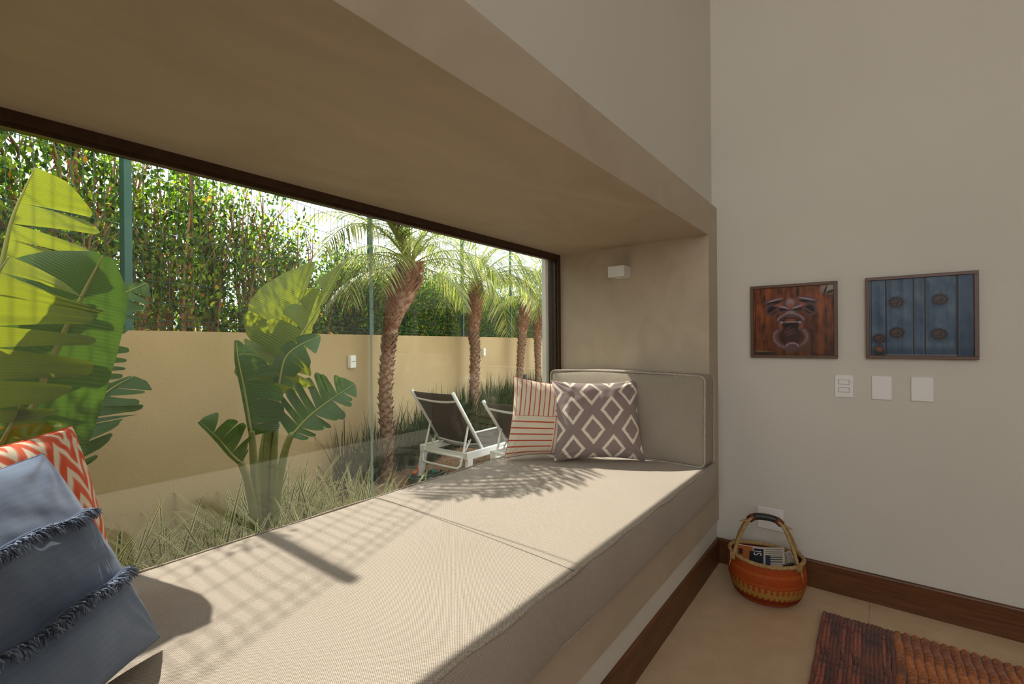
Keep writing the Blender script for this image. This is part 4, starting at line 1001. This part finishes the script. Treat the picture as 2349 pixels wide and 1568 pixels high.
GC = [np.array(lin(c)) for c in ((70, 84, 52), (92, 104, 62), (58, 72, 44))]; GE = np.array(lin((216, 208, 150)))
gv = [blade_mesh(300 + i, 70, .58, .0125, .85, GC, GE, .08) for i in range(4)]
rnd = random.Random(5); k = 0
spots = []
for ix in range(11):
    for iy in range(5):
        x = .30 + ix * .225 + rnd.uniform(-.07, .07); y = 2.42 + iy * .27 + rnd.uniform(-.08, .08)
        wy = 3.608 + (x - .826) * .3556
        if y > wy - .22 or (Vector((x, y)) - Vector((1.42, 3.10))).length < .13 or (Vector((x, y)) - Vector((.15, 2.62))).length < .2 or x > 2.08 + .2 * (3.3 - y): continue
        spots.append((x, y, iy))
rows = [[] for _ in range(5)]
for x, y, iy in spots: rows[iy].append((x, y))
for iy, row in enumerate(rows):
    for ix, (x, y) in enumerate(sorted(row)):
        o = link('grass_clump', gv[k % 4], MAT['grass'], None, (x, y, ZG + .001), (0, 0, rnd.uniform(0, 6.28))); k += 1
        s = rnd.uniform(.95, 1.4); o.scale = (s, s, s * 1.12)
        tag(o, 'striped grass clump, %s from the left in the %s row from the glass' % (ORD[ix], ORD[iy]), 'grass', 'variegated grass clumps in the bed')
IC = [np.array(lin(c)) for c in ((30, 56, 26), (44, 74, 32), (24, 44, 26), (58, 84, 40))]
iv = [blade_mesh(320 + i, 70, .95, .009, 1.42, IC, None, .11) for i in range(3)]
s = 1.78; k = 0; nir = [0, 0]
while s < 9.5:
    for off in (-.16, -.33):
        if s < 2.75 and off < -.2: continue
        p = fence_pt(s + rnd.uniform(-.06, .06) + (.11 if off < -.2 else 0), off, ZG + .001)
        o = link('iris_clump', iv[k % 3], MAT['grass'], None, p, (0, 0, rnd.uniform(0, 6.28))); k += 1; q = rnd.uniform(.9, 1.2) * (1.0 if s > 3 else .95); o.scale = (q, q, q)
        kk = 0 if off > -.2 else 1; nir[kk] += 1
        tag(o, 'dark upright iris clump, %s from the left in the %s row along the wall' % (ORD[nir[kk] - 1], ('back', 'front')[kk]), 'plant', 'iris clumps along the garden wall')
    s += .24 if s < 5 else .34
# small green sucker on the nearest palm trunk is part of the bed planting
# ------------------------------------------------------------------ bark mulch
rs = np.random.RandomState(9); n = 16000
px_ = rs.uniform(2.2, 5.6, n); py_ = rs.uniform(2.6, 4.9, n); keep = (py_ < 3.608 + (px_ - .826) * .3556 - .08) & ~((px_ > 3.32) & (py_ < 3.44)); px_, py_ = px_[keep], py_[keep]; n = len(px_)
a = rs.uniform(0, 6.283, n); l = rs.uniform(.010, .028, n); w = rs.uniform(.004, .009, n); tz = rs.uniform(-.35, .35, n)
d = np.stack([np.cos(a), np.sin(a), tz], 1) * l[:, None] / 2; sd = np.stack([-np.sin(a), np.cos(a), rs.uniform(-.5, .5, n)], 1) * w[:, None]
c0 = np.stack([px_, py_, ZG + rs.uniform(.004, .018, n)], 1); V = np.stack([c0 - d - sd * .5, c0 + d - sd * .3, c0 + d + sd * .5, c0 - d + sd * .4], 1).reshape(-1, 3)
cc = np.array([lin((176, 126, 88)), lin((146, 98, 66)), lin((200, 156, 116)), lin((112, 74, 52))])[rs.randint(0, 4, n)]
o = link('bark_mulch', npmesh('bark_mulch', V, np.arange(n * 4).reshape(-1, 4), False, col=np.repeat(cc, 4, 0)), MV('bark_chips', .95)); tag(o, 'reddish brown bark mulch around the palm and lounger', 'mulch', kind='stuff')

# ------------------------------------------------------------------ deck under the loungers
dk = empty('timber_deck', (3.34, 2.0, ZG), label='dark timber deck under the nearest lounger', cat='deck')
bm_ = MB().box(0, 6.5, 0, .094, 0, .03).mesh('deck_board')
for i in range(14): link('deck_board', bm_, MAT['deck'], dk, (0, i * .1, 0))

# ------------------------------------------------------------------ loungers
def lounger(loc, label, rise=.60):
    root = empty('sun_lounger', loc, label=label, cat='sun lounger', group='white sun loungers outside')
    Wd, L, zt = .66, 1.95, .385; h = Wd / 2; zr = zt - .075
    for s in (-1, 1):
        MB().box(0, L, s * h - .018, s * h + .018, zr, zt).build('side_rail', MAT['white_metal'], root, bevel=.004, seg=2)
        for x, lean in ((.03, -.05), (L - .06, .05)):
            b = MB(); b.bar((x + .02, s * h, zr + .02), (x + .02 + lean, s * h + s * .02, .003), .036, .07, (1, 0, 0)); b.build('leg', MAT['white_metal'], root)
    for x in (.02, L - .02): MB().box(x - .015, x + .015, -h, h, zr + .01, zt - .01).build('end_rail', MAT['white_metal'], root)
    MB().bar((-.02, -h - .015, .05), (-.02, h + .015, .05), .025, .04).build('foot_bar', MAT['white_metal'], root)
    # backrest: hinge at x=.26, top leans toward -x
    hx, hz = .27, zt - .005; tx, tz = -.145, zt + rise
    for s in (-1, 1):
        MB().tube([(hx, s * (h - .03), hz), (tx, s * (h - .03), tz)], .019, 10).build('back_tube', MAT['white_metal'], root, smooth=True)
    def bow(t, sag, r, nm):
        x, z = hx + (tx - hx) * t, hz + (tz - hz) * t
        pts = [(x + sag * (1 - (y / (h - .03)) ** 2) * .55, y, z - sag * (1 - (y / (h - .03)) ** 2) * .55) for y in np.linspace(-(h - .03), h - .03, 17)]
        MB().tube(pts, r, 8).build(nm, MAT['white_metal'], root, smooth=True)
    bow(.86, .05, .014, 'back_bow'); bow(.08, .05, .014, 'back_bow')
    V = []; F = []
    for i in range(13):
        t = .03 + .95 * i / 12
        for j in range(9):
            y = -(h - .04) + 2 * (h - .04) * j / 8; sg = .02 * (1 - (y / h) ** 2); V.append((hx + (tx - hx) * t + sg, y, hz + (tz - hz) * t - sg * .4))
    for i in range(12):
        for j in range(8): k = i * 9 + j; F.append((k, k + 1, k + 10, k + 9))
    back = npmesh('back_sling', V, F, True); ob = link('back_sling', back, MAT['sling'], root); md = ob.modifiers.new('solid', 'SOLIDIFY'); md.thickness = .004
    V = []; F = []
    for i in range(17):
        x = hx + (L - .04 - hx) * i / 16
        for j in range(9):
            y = -(h - .03) + 2 * (h - .03) * j / 8; V.append((x, y, zt - .004 - .018 * (1 - (y / h) ** 2)))
    for i in range(16):
        for j in range(8): k = i * 9 + j; F.append((k, k + 9, k + 10, k + 1))
    ob = link('seat_sling', npmesh('seat_sling', V, F, True), MAT['sling'], root); md = ob.modifiers.new('solid', 'SOLIDIFY'); md.thickness = .004
    # U-shaped prop and ratchet strips
    pt = .42; x0, z0 = hx + (tx - hx) * pt, hz + (tz - hz) * pt; yy = h - .055
    U_ = [(x0, -yy, z0), (-.01, -yy, zt - .10), (-.028, -yy + .02, zt - .145), (-.035, -yy + .07, zt - .16), (-.035, yy - .07, zt - .16), (-.028, yy - .02, zt - .145), (-.01, yy, zt - .10), (x0, yy, z0)]
    MB().tube(catmull(U_, 40), .0115, 8).build('prop_bar', MAT['white_metal'], root, smooth=True)
    MB().tube([(.0, -yy, zt - .055), (.0, yy, zt - .055)], .012, 8).build('cross_bar', MAT['white_metal'], root, smooth=True)
    for s in (-1, 1):
        b = MB(); b.bar((.0, s * (yy - .025), zt - .10), (.16, s * (yy - .025), zt + .10), .004, .02)
        for k in range(5): b.bar((.02 + .03 * k, s * (yy - .025), zt - .075 + .037 * k), (.0 + .03 * k, s * (yy - .025), zt - .055 + .037 * k), .006, .01)
        b.build('ratchet', MAT['white_metal'], root)
    return root
lounger((3.375, 3.52, ZG + .001), 'white sun lounger with grey sling beside the hose and palm')
l2 = lounger((3.50, 2.64, ZG + .031), 'white sun lounger half hidden behind the striped pillow', .50)

# ------------------------------------------------------------------ garden hose
hs = empty('garden_hose', (3.42, 3.80, ZG), label='coiled dark green garden hose on the bark', cat='hose')
pts = []; rr = random.Random(3)
for i in range(260):
    t = i / 259; a = t * 2 * PI * 5.2; r = .17 + .03 * math.sin(a * .37) + .012 * math.sin(a * 1.7); pts.append((r * math.cos(a) * 1.15, r * math.sin(a) * .95, .022 + .055 * t + .012 * math.sin(a * .9)))
pts += [(pts[-1][0] - .05 * k, pts[-1][1] + .03 * k, .08 + .02 * k) for k in range(1, 4)]
MB().tube(pts, .0105, 8).build('hose_coil', MAT['hose'], hs, smooth=True)
MB().tube([(.02, -.05, .10), (.07, -.07, .098)], [.017, .017], 10).build('connector', MAT['teal_plastic'], hs, smooth=True)
MB().tube([(.07, -.07, .098), (.10, -.082, .097)], [.014, .012], 10).build('connector_tip', MAT['orange_plastic'], hs, smooth=True)
MB().tube([(-.14, .06, .09), (-.08, .07, .11)], [.019, .017], 10).build('connector', MAT['orange_plastic'], hs, smooth=True)
MB().tube([(-.06, .08, .10), (-.05, .08, .16)], [.014, .012], 10).build('connector_tip', MAT['orange_plastic'], hs, smooth=True)

# ------------------------------------------------------------------ outdoor wall lights and spike light
def wall_lamp(px, py, w, h, label):
    p = on_f(px, py, -.06); root = empty('outdoor_wall_light', p, FANG, label, 'wall light', 'white lights on the garden wall')
    MB().box(-w / 2, w / 2, -.045, 0, -h / 2, h / 2).build('housing', MAT['white_metal'], root, bevel=.008, seg=2)
    MB().box(-w * .38, w * .38, -.0465, -.044, .0, .004).build('slot', MAT['dark_slot'], root)
wall_lamp(803, 829, .085, .13, 'white box light on the garden wall left of the glass joint')
wall_lamp(1107, 807, .085, .13, 'white box light on the garden wall right of the second palm')
p = on_f(1204, 866, -.55); sp = empty('spike_light', (p.x, p.y, ZG), label='small black spike spotlight behind the striped pillow', cat='spotlight')
MB().tube([(0, 0, 0), (0, 0, p.z - ZG - .06)], .012, 8).build('stake', MAT['black_plastic'], sp, smooth=True)
MB().tube([(0, 0, p.z - ZG - .09), (.02, 0, p.z - ZG + .06)], [.035, .04], 12).build('lamp_head', MAT['black_plastic'], sp, smooth=True)
